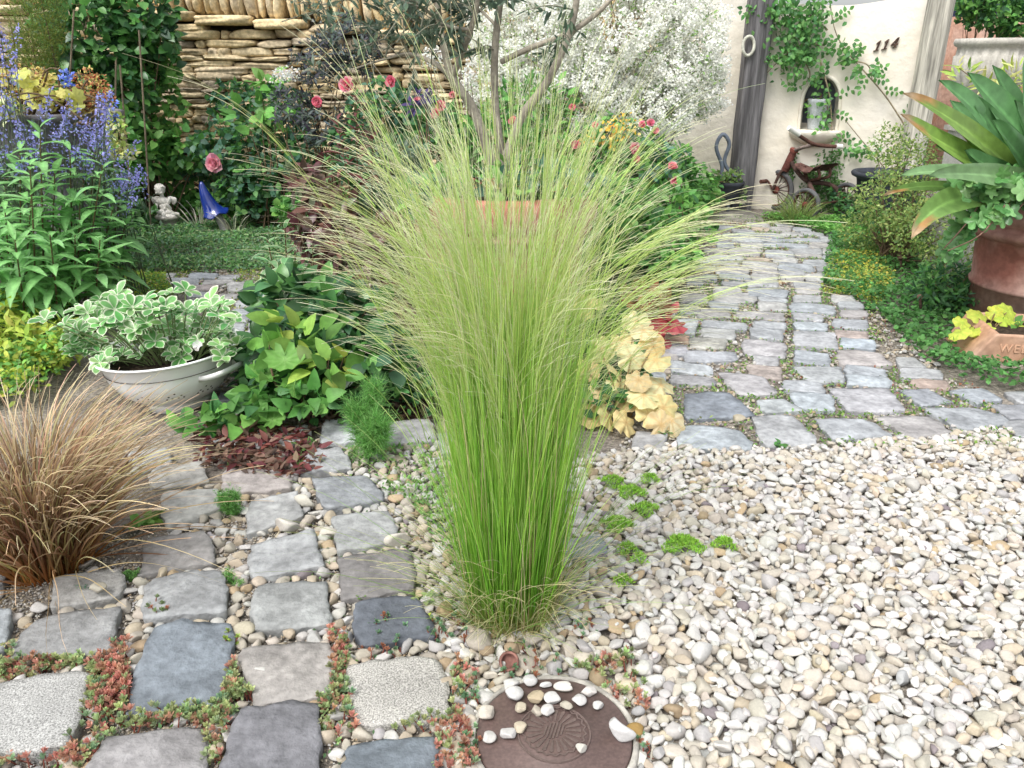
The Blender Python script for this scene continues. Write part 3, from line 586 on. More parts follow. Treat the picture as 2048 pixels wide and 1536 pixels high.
for i, (px, py, w_, col, lab) in enumerate(single):
    if col is None: continue
    oncov = lab.find('drain') > 0 and lab.find('touching') < 0
    z = .026 if oncov else (.045 if 'sitting' in lab or 'resting' in lab else .016 if px < 1240 else .022)
    p = G(px, py + 2, z); s_ = S(w_, p); g = Geo(); r_ = rng(400 + i)
    V0, F0 = CS6; V = V0.copy()
    for _ in range(9):
        nn = nrm(r_.normal(size=3)); d = r_.uniform(.48, .9); V = V - np.clip(V @ nn - d, 0, None)[:, None] * nn
    el = .42 if 'long' in lab else .62 if 'flat' in lab or 'oval' in lab else .82
    V *= np.array([s_ * .55, s_ * .55 * el * 1.1, s_ * .55 * (.42 if 'flat' in lab else .6)])
    if 'bent' in lab: V[:, 1] += .25 * s_ * (V[:, 0] / s_ * 2) ** 2 - .05 * s_
    ang = -.85 if 'bent' in lab else .8 if 'standing' in lab else r_.uniform(-.5, .4)
    c_, s2 = math.cos(ang), math.sin(ang); V = V @ np.array([[c_, s2, 0], [-s2, c_, 0], [0, 0, 1]])
    zb = .0262 if oncov else .004 + z * .3
    if 'sitting' in lab or 'resting' in lab: zb = .03
    V[:, 2] -= V[:, 2].min(); V += [p[0], p[1], zb if oncov or zb == .03 else z * .6]
    g.add(V, F0, np.array(col) * .70); o = g.obj('pebble', M_peb, loc=(p[0], p[1], zb)); tag(o, lab, 'pebble', 'single stones one can tell apart')
# ================================================================ DRY STONE WALL
def blockstones(g, cen, half, rotm, col, seed, p=8., amp=.05, T=CS6):
    r = rng(seed); k = len(cen); V0, F0 = T
    e = (np.abs(V0) ** p).sum(1) ** (-1 / p); V = np.broadcast_to((V0 * e[:, None])[None], (k,) + V0.shape).copy()
    f = r.normal(0, 2.2, (k, 3, 3)); ph = r.uniform(0, 6.28, (k, 1, 3))
    V += amp * np.sin(np.einsum('kvi,kij->kvj', V, f) * 1.6 + ph) + amp * .5 * np.sin(np.einsum('kvi,kij->kvj', V, f[:, ::-1]) * 3.3 + ph)
    for _ in range(7):
        nn = nrm(r.normal(size=(k, 3)) * A(1, 1, .8)); d = r.uniform(.95, 1.4, k); V -= np.clip(np.einsum('kvi,ki->kv', V, nn) - d[:, None], 0, None)[..., None] * nn[:, None, :] * .8
    V *= half[:, None, :]; V = np.einsum('kij,kvj->kvi', rotm, V) + cen[:, None, :]
    F = (np.arange(k)[:, None, None] * len(V0) + F0[None]).reshape(-1, 4); g.add(V, F, np.repeat(col[:, None, :], len(V0), 1).reshape(-1, 3))
r = rng(40)
def wally(x): return 5.55 + .05 * x + .25
def topz(x): return np.interp(x, [-4.2, -2.3, -1.3, -.1, 1.1], [1.25, 1.19, 1.13, 1.02, .98])
swr = root('dry_stone_wall', (-1.6, 5.8, 0), 'honey coloured dry stone wall with upright stones set along its top', 'stone wall')
cen = []; half = []; cols = []
z = 0.0
wc = A([.70, .56, .33], [.62, .50, .31], [.74, .61, .39], [.56, .46, .31], [.46, .39, .29])
row = 0
while z < 1.35:
    h = r.uniform(.026, .052); x = -4.1 + r.uniform(0, .2)
    while x < .86:
        l = r.uniform(.10, .36) if r.random() > .25 else r.uniform(.05, .1)
        xm = x + l / 2
        if z + h < topz(xm) + .01:
            hh = h * r.uniform(.92, 1.22)
            cen.append((xm, wally(xm) + r.normal(0, .012), z + h / 2 + .01 * math.sin(xm * 3 + row * .4))); half.append((l / 2 * 1.03, .13, hh / 2)); cols.append(wc[r.integers(0, 5)] * r.uniform(.75, 1.15))
        x += l + .004
    z += h; row += 1
k = len(cen); g = Geo(); blockstones(g, np.array(cen), np.array(half), rotz(r.normal(0, .03, k)) @ rotx(r.normal(0, .05, k)), np.array(cols), 41)
g.obj('stone_courses', M_sand, swr)
cen = []; half = []; cols = []; x = -4.1
while x < .86:                      # two flat layers under the coping
    l = r.uniform(.22, .42); cen.append((x + l / 2, wally(x) - .01, topz(x + l / 2) + .028)); half.append((l / 2 * .99, .16, .030)); cols.append(wc[r.integers(0, 4)]); x += l
g = Geo(); k = len(cen); blockstones(g, np.array(cen), np.array(half), rotx(r.normal(0, .02, k)), np.array(cols), 42, amp=.035)
g.obj('ledge_stones', M_sand, swr)
cen = []; half = []; cols = []; ang = []; x = -4.1
while x < .86:
    l = r.uniform(.028, .075); hh = r.uniform(.13, .17)
    for dy in (0, .16):
        cen.append((x + l / 2, wally(x) - .02 + dy, topz(x) + .05 + hh)); half.append((l / 2 * 1.04, .11, hh)); cols.append(wc[r.integers(0, 4)] * r.uniform(.8, 1.15)); ang.append(r.normal(0, .07))
    x += l + .002
k = len(cen); a = np.array(ang); c_, s_ = np.cos(a), np.sin(a); o_, z_ = np.ones(k), np.zeros(k)
M = np.stack([np.stack([c_, z_, s_], -1), np.stack([z_, o_, z_], -1), np.stack([-s_, z_, c_], -1)], -2)
g = Geo(); blockstones(g, np.array(cen), np.array(half), M @ rotz(r.normal(0, .12, k)), np.array(cols), 43, p=3.6, amp=.07)
g.obj('coping_stones', M_sand, swr)
g = Geo(); [g.box((x_, 5.72, 0), (x_ + .1, 5.95, topz(x_) + .05), (.10, .085, .06)) for x_ in np.arange(-4.1, .8, .1)]; g.obj('wall_core', M_sand, swr)

# ================================================================ PLASTERED WALL WITH NICHE
def evalmesh(o):
    bpy.context.view_layer.update(); dg = bpy.context.evaluated_depsgraph_get(); me = bpy.data.meshes.new_from_object(o.evaluated_get(dg)); o.modifiers.clear(); o.data = me
def plaster_slab(name, p0, p1, ztop0, ztop1, th, holes, parent, rr=.10, roundl=True):
    """wall standing from ground point p0 to p1, front face with an arched recess"""
    p0, p1 = A(*p0), A(*p1); Lw = np.linalg.norm(p1 - p0); ux = (p1 - p0) / Lw; nn = A(ux[1], -ux[0])    # nn points to the camera
    r = rng(50); out = [(0, -.05), (Lw, -.05)]
    for t in np.linspace(0, 1, 9): a = t * math.pi / 2; out.append((Lw - rr + rr * math.cos(a), ztop1 - rr + rr * math.sin(a)))
    for t in np.linspace(.05, .95, 14): out.append((Lw - rr - (Lw - rr - (rr if roundl else 0)) * t, ztop1 + (ztop0 - ztop1) * t + .012 * math.sin(t * 9)))
    if roundl:
        for t in np.linspace(0, 1, 9): a = t * math.pi / 2; out.append((rr - rr * math.sin(a), ztop0 - rr + rr * math.cos(a)))
    else: out.append((0, ztop0))
    bm = bmesh.new()
    def W(x, z, d): q = p0 + ux * x + nn * d; return (q[0], q[1], z)
    def loop(pts, d): vs_ = [bm.verts.new(W(x, z, d)) for x, z in pts]; return vs_, [bm.edges.new((vs_[i], vs_[(i + 1) % len(vs_)])) for i in range(len(vs_))]
    fv, fe = loop(out, 0); ed = list(fe); hv = []
    for h in holes: v, e = loop(h, 0); hv.append(v); ed += e
    bmesh.ops.triangle_fill(bm, use_beauty=True, edges=ed)
    bv = [bm.verts.new(W(x, z, -th)) for x, z in out]; n = len(out)
    for i in range(n): bm.faces.new((fv[i], fv[(i + 1) % n], bv[(i + 1) % n], bv[i]))
    bm.faces.new(bv[::-1])
    for h, v in zip(holes, hv):
        c = np.mean(h, 0); prev = v; m = len(h)
        for d, s in ((-.02, .97), (-.13, .93), (-.17, .8)):
            cur = [bm.verts.new(W(c[0] + (x - c[0]) * s, c[1] + (z_ - c[1]) * s, d)) for x, z_ in h]
            for i in range(m): bm.faces.new((prev[i], prev[(i + 1) % m], cur[(i + 1) % m], cur[i]))
            prev = cur
        bm.faces.new(prev)
    bmesh.ops.recalc_face_normals(bm, faces=bm.faces)
    me = bpy.data.meshes.new(name); bm.to_mesh(me); bm.free(); me.materials.append(M_plaster)
    o = bpy.data.objects.new(name, me); C.objects.link(o)
    b = o.modifiers.new('b', 'BEVEL'); b.width = .022; b.segments = 3; b.limit_method = 'ANGLE'; b.angle_limit = R(50)
    evalmesh(o); o.data.polygons.foreach_set('use_smooth', np.ones(len(o.data.polygons), bool)); o.data.update()
    o.parent = parent; o.matrix_parent_inverse = Matrix.Translation(parent.location).inverted()
    return p0, ux, nn, W
def onwall(px, py, p0, ux, nn, off=0.):       # photograph point -> (along, height) on that wall plane
    d = ray(px, py); n3 = A(nn[0], nn[1], 0); q0 = A(p0[0], p0[1], 0) + n3 * off; o_ = A(0, 0, CH); t = np.dot(q0 - o_, n3) / np.dot(d, n3); q = o_ + d * t
    return np.dot(q[:2] - p0, ux), q[2]
wl = G(1470, 416)[:2]; wr_ = At(1872, 200, 5.28)[:2]
pwr = root('plaster_wall', (wl[0], wl[1], 0), 'cream plastered wall with a small arched niche and the house number 114', 'wall')
u0 = (wr_ - wl) / np.linalg.norm(wr_ - wl); n0 = A(u0[1], -u0[0])
c1 = [onwall(x, y, wl, u0, n0) for x, y in ((1596, 262), (1672, 262), (1634, 152))]
cxn = (c1[0][0] + c1[1][0]) / 2; hw = (c1[1][0] - c1[0][0]) / 2; zb = c1[0][1]; zt = c1[2][1]
hole = [(cxn - hw, zb), (cxn + hw, zb), (cxn + hw * 1.02, zb + (zt - zb) * .35)] + [(cxn + hw * math.cos(a), zt - hw * 1.3 + hw * 1.3 * math.sin(a)) for a in np.linspace(0, math.pi, 17)] + [(cxn - hw * 1.02, zb + (zt - zb) * .35)]
ztl = onwall(1560, 14, wl, u0, n0)[1]; ztr = onwall(1850, -2, wl, u0, n0)[1]
p0w, uxw, nnw, Ww = plaster_slab('plaster_face', wl, wr_, ztl, ztr, .22, [hole], pwr)
g = Geo(); sc = Ww(cxn, zb + (zt - zb) * .45, -.168); m = 24
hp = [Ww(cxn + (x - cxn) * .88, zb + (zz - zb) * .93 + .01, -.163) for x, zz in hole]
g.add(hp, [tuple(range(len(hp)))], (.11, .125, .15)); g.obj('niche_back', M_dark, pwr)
g = Geo(); rp = [Ww(x, zz, .0) for x, zz in hole]; tube(g, [np.array(p) for p in rp[1:]] + [np.array(rp[0])], .012, (.78, .70, .58), 8, 2)
g.obj('niche_rim', M_plaster, pwr)
g = Geo(); q = Ww(cxn - .01, zb - .002, .02)
aw = math.atan2(uxw[1], uxw[0]); Mz = np.array(rotz(np.array(aw)))
prof = [(.0001, -.085), (.06, -.080), (.12, -.05), (.155, -.02), (.165, .0), (.158, .012), (.0001, .014)]
lathe(g, prof, (.8, .72, .6), 40, loc=(0, 0, 0)); V = g.v[0]; V[:, 1] *= .62; g.v[0] = V @ Mz.T + np.array(q); g.obj('niche_sill', M_plaster, pwr)
# digits 114
def slabpoly(g, pts, x0, z0, s, sh=.28, rise=.17):
    P2 = [(x0 + (x + sh * y) * s, z0 + y * s + rise * (x + sh * y) * s) for x, y in pts]; n = len(P2)
    Vf = [Ww(x, z, .014) for x, z in P2] + [Ww(x, z, -.002) for x, z in P2]
    g.add(Vf, [tuple(range(n))], (.075, .045, .035)); g.add(Vf, [(i, i + n, (i + 1) % n + n, (i + 1) % n) for i in range(n)], (.06, .04, .03))
dx0, dz0 = onwall(1746, 103, wl, u0, n0); ds = onwall(1746, 83, wl, u0, n0)[1] - dz0; dstep = (onwall(1778, 100, wl, u0, n0)[0] - dx0) / 2
one = [(0, 0), (.52, 0), (.52, .1), (.37, .1), (.37, 1), (.24, 1), (.02, .80), (.02, .70), (.18, .78), (.18, .1), (0, .1)]
for i in range(2):
    g = Geo(); slabpoly(g, one, dx0 + i * dstep, dz0 + i * dstep * .17, ds); g.obj('digit_one', M_rust, pwr, smooth=False)
g = Geo()
for pts in ([(.38, 0), (.56, 0), (.56, 1), (.38, 1)], [(0, .26), (.38, .26), (.38, .40), (0, .40)], [(.56, .26), (.68, .26), (.68, .40), (.56, .40)], [(0, .40), (.16, .40), (.38, .80), (.38, 1)], [(.28, 0), (.38, 0), (.38, .08), (.28, .08)], [(.56, 0), (.66, 0), (.66, .08), (.56, .08)]):
    slabpoly(g, pts, dx0 + 2 * dstep, dz0 + 2 * dstep * .17, ds)
g.obj('digit_four', M_rust, pwr, smooth=False)
# left stretch of the plastered wall
a_, b_ = At(1180, 300, 5.95)[:2], At(1470, 300, 5.72)[:2]
pw2 = root('plaster_wall', (a_[0], a_[1], 0), 'cream plastered wall stretch behind the white flowering shrub', 'wall')
u2 = (b_ - a_) / np.linalg.norm(b_ - a_); n2 = A(u2[1], -u2[0])
hx, hz = onwall(1338, 245, a_, u2, n2); hh = .055
plaster_slab('plaster_face', a_, b_, 1.55, 1.6, .2, [[(hx - hh, hz - hh * 1.4), (hx + hh, hz - hh * 1.4)] + [(hx + hh * math.cos(t), hz + .02 + hh * 1.2 * math.sin(t)) for t in np.linspace(0, math.pi, 9)]], pw2, roundl=False)
def post(name, base, top, w_, label, col, square=True, seed=0):
    g = Geo(); k = 16 if not square else 12; r = rng(seed); pts = [base + (top - base) * t + A(r.normal(0, .004), r.normal(0, .004), 0) for t in np.linspace(0, 1, 9)]
    th = np.linspace(0, 2 * np.pi, 25)[:-1] + .26; V = []
    for p in pts:
        e = (np.abs(np.cos(th)) ** (7 if square else 2) + np.abs(np.sin(th)) ** (7 if square else 2)) ** (-1 / (7 if square else 2)); e = e * (1 + r.normal(0, .012, 24))
        V.append(np.stack([p[0] + w_ / 2 * e * np.cos(th), p[1] + w_ / 2 * e * np.sin(th), np.full(24, p[2])], -1))
    V = np.array(V).reshape(-1, 3); F = [(i * 24 + j, i * 24 + (j + 1) % 24, (i + 1) * 24 + (j + 1) % 24, (i + 1) * 24 + j) for i in range(8) for j in range(24)]
    g.add(V, F, col); g.add(V[-24:], [tuple(range(24))], col); o = g.obj(name, M_wood, loc=base); return tag(o, label, 'post')
b1 = G(1474, 418); t1 = At(1519, -60, b1[1] - .0); pst = post('wooden_post', b1 + A(0, -.02, 0), A(b1[0] + .015, b1[1] - .02, t1[2]), .155, 'dark weathered square wooden post between the two plastered walls', (.15, .145, .15), seed=1)
t2 = At(1905, -60, 5.2); post('wooden_post', A(t2[0] - .05, 5.2, 0), A(t2[0] - .03, 5.2, t2[2]), .15, 'pale grey round wooden post right of the house number wall', (.44, .42, .36), False, 2)
g = Geo(); x0 = At(1862, 100, 5.42)[0]; g.box((x0 - .01, 5.40, 0), (x0 + .075, 5.44, 1.6), (.17, .085, .08)); tag(g.obj('timber_board', M_wood), 'narrow reddish brown board between plastered wall and pale post', 'board')
# rope ring on the post
g = Geo(); q = At(1497, 92, b1[1] - .11); th = np.linspace(0, 2 * np.pi, 26); tube(g, [q + A(.036 * math.cos(a), .004 * math.sin(3 * a), .056 * math.sin(a)) for a in th], .010, (.55, .55, .47), 8, 1)
tag(g.obj('rope_ring', M_statue), 'pale oval ring hanging on the dark wooden post', 'ring')
# terracotta coloured wall far right
g = Geo(); g.box((At(1930, 100, 6.4)[0] - .1, 6.4, 0), (5.5, 6.6, 1.25), (.33, .16, .10)); tag(g.obj('garden_wall', M_terra), 'terracotta coloured low wall behind the stone urn', 'wall')
g = Geo(); g.box((At(1930, 60, 6.9)[0] - .3, 6.9, 0), (6, 7.0, 2.3), (.03, .035, .07)); tag(g.obj('dark_fence', M_wood), 'dark blue boarding beyond the terracotta coloured wall', 'fence')
# ================================================================ POTS
def pot(name, c, prof, col, m, label, cat='pot', flute=None, soil=None, soilr=None, n=72, part='body'):
    rt = root(name, (c[0], c[1], 0), label, cat); g = Geo(); lathe(g, prof, col, n, flute=flute, loc=(c[0], c[1], 0)); g.obj(part, m, rt)
    if soil is not None:
        g = Geo(); lathe(g, [(.0001, soil + .008), (soilr * .5, soil + .012), (soilr * .8, soil), (soilr, soil - .01)], (.06, .045, .03), 40, loc=(c[0], c[1], 0)); g.obj('potting_soil', M_psoil, rt)
    return rt
TP = A(-.03, 2.82)        # centre pot with the olive tree
TR, TH = .325, .545
rimprof = lambda R0, H, b=.72: [(.0001, .0), (R0 * b, .0), (R0 * (b + .05), .03), (R0 * .86, H * .62), (R0 * .90, H * .74), (R0 * .955, H * .75), (R0 * .96, H * .775), (R0 * .93, H * .785), (R0 * .95, H * .80), (R0 * 1.0, H * .83), (R0 * 1.01, H * .90), (R0 * 1.0, H * .97), (R0 * .97, H), (R0 * .90, H), (R0 * .87, H * .97), (R0 * .85, H * .85)]
pot('terracotta_pot', TP, rimprof(TR, TH), (.42, .155, .10), M_terra, 'big terracotta pot holding the olive tree behind the feather grass', soil=TH * .93, soilr=TR * .88)
RP = A(2.045, 3.02); RR, RH = .285, .50
pot('terracotta_pot', RP, [(.0001, 0), (.21, 0), (.225, .02), (.235, .14), (.244, .142), (.246, .155), (.238, .16), (.252, .325), (.262, .33), (.285, .345), (.287, .365), (.272, .375), (.268, .385), (.285, .395), (.300, .42), (.302, .46), (.292, .485), (.27, .49), (.255, .48), (.25, .42)], (.25, .10, .075), M_terra, 'big red brown terracotta pot at the right edge holding the broad leaved plant', soil=.46, soilr=.26)
# stone urn on plinth
U = At(1984, 118, 3.75); uz = At(1992, 76, 3.75 - .1)[2]
fl = lambda z, th: np.where((z < uz - .06), .035 * np.sign(np.cos(th * 22)) * np.abs(np.cos(th * 22)) ** .5, 0) * np.clip((z - uz + .30) * 8, 0, 1)
ur = pot('stone_urn', U[:2], [(.0001 * .76, uz - .36), (.09 * .76, uz - .36), (.095 * .76, uz - .34), (.06 * .76, uz - .32), (.055 * .76, uz - .29), (.10 * .76, uz - .26), (.165 * .76, uz - .20), (.192 * .76, uz - .13), (.195 * .76, uz - .07), (.185 * .76, uz - .066), (.187 * .76, uz - .035), (.205 * .76, uz - .028), (.213 * .76, uz - .015), (.208 * .76, uz), (.195 * .76, uz), (.18 * .76, uz - .01), (.175 * .76, uz - .05)], (.47, .45, .40), M_statue, 'fluted pale stone urn at the top right behind the broad leaved plant', 'urn', flute=fl, soil=uz - .03, soilr=.135, n=176, part='bowl')
g = Geo(); g.box((U[0] - .085, U[1] - .085, 0), (U[0] + .085, U[1] + .085, uz - .38), (.42, .41, .38)); g.box((U[0] - .10, U[1] - .10, uz - .38), (U[0] + .10, U[1] + .10, uz - .36), (.40, .38, .34)); g.obj('pedestal', M_statue, ur, smooth=False)
# black pot by the wall
B = At(1782, 340, 4.95)
pot('plastic_pot', B[:2], [(.0001, 0), (.14, 0), (.15, .02), (.18, .26), (.186, .29), (.215, .305), (.222, .32), (.215, .33), (.195, .328), (.185, .30), (.18, .25)], (.035, .04, .052), M_dark, 'black flared pot against the plastered wall, right of the tricycle', soil=.29, soilr=.185)
# little iron cauldron pot with a tall loop handle by the post
q = G(1447, 423, 0); c0 = A(q[0], q[1] - .05)
kr = pot('iron_pot', c0, [(.0001, .05), (.045, .055), (.07, .09), (.088, .15), (.092, .175), (.105, .185), (.107, .205), (.098, .21), (.09, .20), (.085, .17)], (.045, .05, .062), M_dark, 'little dark iron pot with a loop handle at the dark post foot', soil=.19, soilr=.09)
g = Geo(); tube(g, [A(c0[0] - .04, c0[1] + .05, .20), A(c0[0] - .035, c0[1] + .07, .30), A(c0[0] - .085, c0[1] + .07, .42), A(c0[0] - .05, c0[1] + .07, .50), A(c0[0] + .0, c0[1] + .07, .44), A(c0[0] - .02, c0[1] + .07, .32), A(c0[0] + .06, c0[1] + .05, .22)], .013, (.16, .19, .24)); g.obj('handle', M_dark, kr)
for a in (0, 2.1, 4.2):
    g = Geo(); tube(g, [A(c0[0] + .04 * math.cos(a + .5), c0[1] + .04 * math.sin(a + .5), .08), A(c0[0] + .06 * math.cos(a + .5), c0[1] + .06 * math.sin(a + .5), .03), A(c0[0] + .055 * math.cos(a + .5), c0[1] + .055 * math.sin(a + .5), .0)], [.016, .012, .016], (.10, .11, .12)); g.obj('foot', M_dark, kr)
# grey stone bowl planter at the far left
LB = At(96, 236, 3.7); lz = At(118, 230, 3.5)[2]
pot('stone_planter', LB[:2], [(.0001, lz - .42), (.13, lz - .42), (.14, lz - .40), (.08, lz - .36), (.08, lz - .30), (.17, lz - .22), (.25, lz - .10), (.275, lz - .03), (.30, lz - .02), (.305, lz), (.29, lz + .005), (.26, lz - .01), (.25, lz - .06)], (.17, .165, .175), M_stone, 'dark grey stone bowl planter at the left among the blue flower spikes', 'planter', flute=lambda z, th: .015 * np.sin(th * 30) * np.ones_like(z), soil=lz - .03, soilr=.26, n=120)
g = Geo(); g.box((LB[0] - .16, LB[1] - .16, 0), (LB[0] + .16, LB[1] + .16, lz - .42), (.2, .2, .2)); tag(g.obj('planter_block', M_stone, smooth=False), 'grey block hidden in leaves under the dark stone bowl planter', 'plinth')
# vase in the niche
q = A(*Ww(cxn - .01, zb + .012, .0))
pot('grey_vase', q[:2], [(.0001, q[2]), (.05, q[2]), (.052, q[2] + .01), (.062, q[2] + .10), (.068, q[2] + .16), (.073, q[2] + .185), (.068, q[2] + .19), (.060, q[2] + .17)], (.45, .48, .50), M_statue, 'pale grey tapering vase standing in the wall niche', 'vase', soil=q[2] + .165, soilr=.062, n=40)
# terracotta trough with lettering
tl = root('terracotta_trough', tuple(G(1960, 720)), 'low terracotta trough with raised lettering at the right edge', 'trough')
T0 = G(1935, 722); T0 = A(T0[0], T0[1]); ang = -.16; ex = A(math.cos(ang), math.sin(ang)); ey = A(-math.sin(ang), math.cos(ang)); tz = .10
lipL = At(1992, 670, T0[1] + .06); fwd = .05
def TT(x, y, z): q = T0 + ex * x + ey * y; return (q[0], q[1], z)
g = Geo(); Lx, Ly = .62, .24; bi = .10; th = .018
ob = [TT(0, 0, 0), TT(Lx, 0, 0), TT(Lx, Ly, 0), TT(0, Ly, 0)]; ot = [TT(.07, -.005, tz), TT(Lx + .05, -.005, tz), TT(Lx + .05, Ly + .03, tz), TT(.07, Ly + .03, tz)]
it = [TT(.07 + th, -.005 + th, tz), TT(Lx + .05 - th, -.005 + th, tz), TT(Lx + .05 - th, Ly + .03 - th, tz), TT(.07 + th, Ly + .03 - th, tz)]; ib = [TT(.07, th, .03), TT(Lx - th, th, .03), TT(Lx - th, Ly - th, .03), TT(.07, Ly - th, .03)]
V = ob + ot + it + ib; F = []
for a, b in ((0, 4), (4, 8), (8, 12)):
    for i in range(4): F.append((a + i, a + (i + 1) % 4, b + (i + 1) % 4, b + i))
F += [(12, 13, 14, 15), (3, 2, 1, 0)]
g.add(V, F, (.47, .25, .14)); o = g.obj('body', M_terra, tl, smooth=False)
bv = o.modifiers.new('b', 'BEVEL'); bv.width = .006; bv.segments = 2; evalmesh(o)
txt = bpy.data.curves.new('lettering', 'FONT'); txt.body = 'WELCOME'; txt.size = .040; txt.extrude = .0016; txt.space_character = 1.15
to = bpy.data.objects.new('lettering', txt); C.objects.link(to); sx = A(*TT(0.088, -.0042, .040)); 
Mx = Matrix(((ex[0], -ey[0] * .0, -ey[0], sx[0]), (ex[1], 0, -ey[1], sx[1]), (0, 1, 0, sx[2]), (0, 0, 0, 1)))
bpy.context.view_layer.update(); me = bpy.data.meshes.new_from_object(to.evaluated_get(bpy.context.evaluated_depsgraph_get())); bpy.data.objects.remove(to)
me.transform(Mx); mt = mat('lettering_surface', .85, .2, base=(.58, .36, .24), small=(60, .85, 1.1)); me.materials.clear(); me.materials.append(mt)
lo = bpy.data.objects.new('lettering', me); C.objects.link(lo); lo.parent = tl; lo.matrix_parent_inverse = Matrix.Translation(tl.location).inverted()
g = Geo(); g.add([TT(.085, .02, .078), TT(Lx, .02, .078), TT(Lx, Ly, .078), TT(.085, Ly, .078)], [(0, 1, 2, 3)], (.06, .045, .03)); g.obj('potting_soil', M_psoil, tl)
# ================================================================ WHITE ENAMEL COLANDER
CR = .205; cc = G(342, 812, 0); cc = A(cc[0] + .018, cc[1] + .03)
cz = .165; cr = root('colander', (cc[0], cc[1], 0), 'white enamel colander with drain holes, planted with a variegated shrub', 'colander')
Vt = R(-3.5); Mt = np.array([[math.cos(Vt), 0, math.sin(Vt)], [0, 1, 0], [-math.sin(Vt), 0, math.cos(Vt)]])
cprof = [(.0001, .012), (.07, .014), (.115, .028), (.155, .062), (.178, .105), (.188, cz - .012), (.197, cz - .004), (.207, cz + .001), (.209, cz + .004), (.205, cz + .007), (.192, cz + .001), (.183, cz - .010), (.172, .105), (.150, .068), (.0001, .03)]
Lc = (cc[0], cc[1], .008)
g = Geo(); lathe(g, cprof, (.88, .89, .88), 96, M=Mt, loc=Lc); g.obj('bowl', M_enamel, cr)
g = Geo(); lathe(g, [(.085, -.006), (.092, -.006), (.088, .022), (.082, .022), (.085, -.006)], (.78, .79, .78), 64, M=Mt, loc=Lc); g.obj('foot_ring', M_enamel, cr)
g = Geo()
for gi, a0 in enumerate(np.linspace(0, 2 * np.pi, 13)[:-1]):
    for (da, rr_, zz) in ((0, .1665, .080), (-.10, .1625, .072), (.10, .1625, .072), (-.05, .156, .064), (.05, .156, .064), (-.14, .156, .0632), (.14, .156, .0632)):
        a = a0 + da - 1.2; c_ = A(math.cos(a), math.sin(a), 0); p = c_ * (rr_ + .0030) + A(0, 0, zz); nv = nrm(c_ * .8 + A(0, 0, -.6)); t1_ = nrm(np.cross(nv, A(0, 0, 1))); t2_ = np.cross(nv, t1_)
        ring = np.array([p + .0032 * (math.cos(t) * t1_ + math.sin(t) * t2_) + nv * .0008 for t in np.linspace(0, 6.283, 9)[:-1]]); g.add(ring @ Mt.T + Lc, [tuple(range(8))[::-1]], (.02, .02, .02))
tag(g.obj('drain_holes', M_dark, cr, smooth=False), kind='stuff')
for sg in (-1, 1):
    g = Geo(); pts = []
    for t in np.linspace(-1, 1, 15): a = -.40 + t * .40 + (0 if sg > 0 else math.pi); rd = .178 + .062 * (1 - abs(t) ** 3); pts.append(A(rd * math.cos(a), rd * math.sin(a), cz - .050 + .020 * (1 - t * t)))
    pts = np.array(pts) @ Mt.T + Lc; dn = A(0, 0, -.016); V = np.concatenate([pts, pts + dn]); n_ = len(pts); nr_ = nrm((pts - np.array(Lc)) * A(1, 1, 0)) * .004
    V2 = np.concatenate([V, V - np.tile(nr_, (2, 1))]); F = []
    for i in range(n_ - 1): F += [(i, i + 1, n_ + i + 1, n_ + i), (2 * n_ + i + 1, 2 * n_ + i, 3 * n_ + i, 3 * n_ + i + 1), (i, 2 * n_ + i, 2 * n_ + i + 1, i + 1), (n_ + i, n_ + i + 1, 3 * n_ + i + 1, 3 * n_ + i)]
    g.add(V2, F, (.82, .82, .81)); g.obj('handle', M_enamel, cr)
g = Geo(); lathe(g, [(.0001, cz - .035), (.09, cz - .03), (.17, cz - .035), (.185, cz - .04)], (.05, .035, .025), 48, M=Mt, loc=Lc); g.obj('potting_soil', M_psoil, cr)
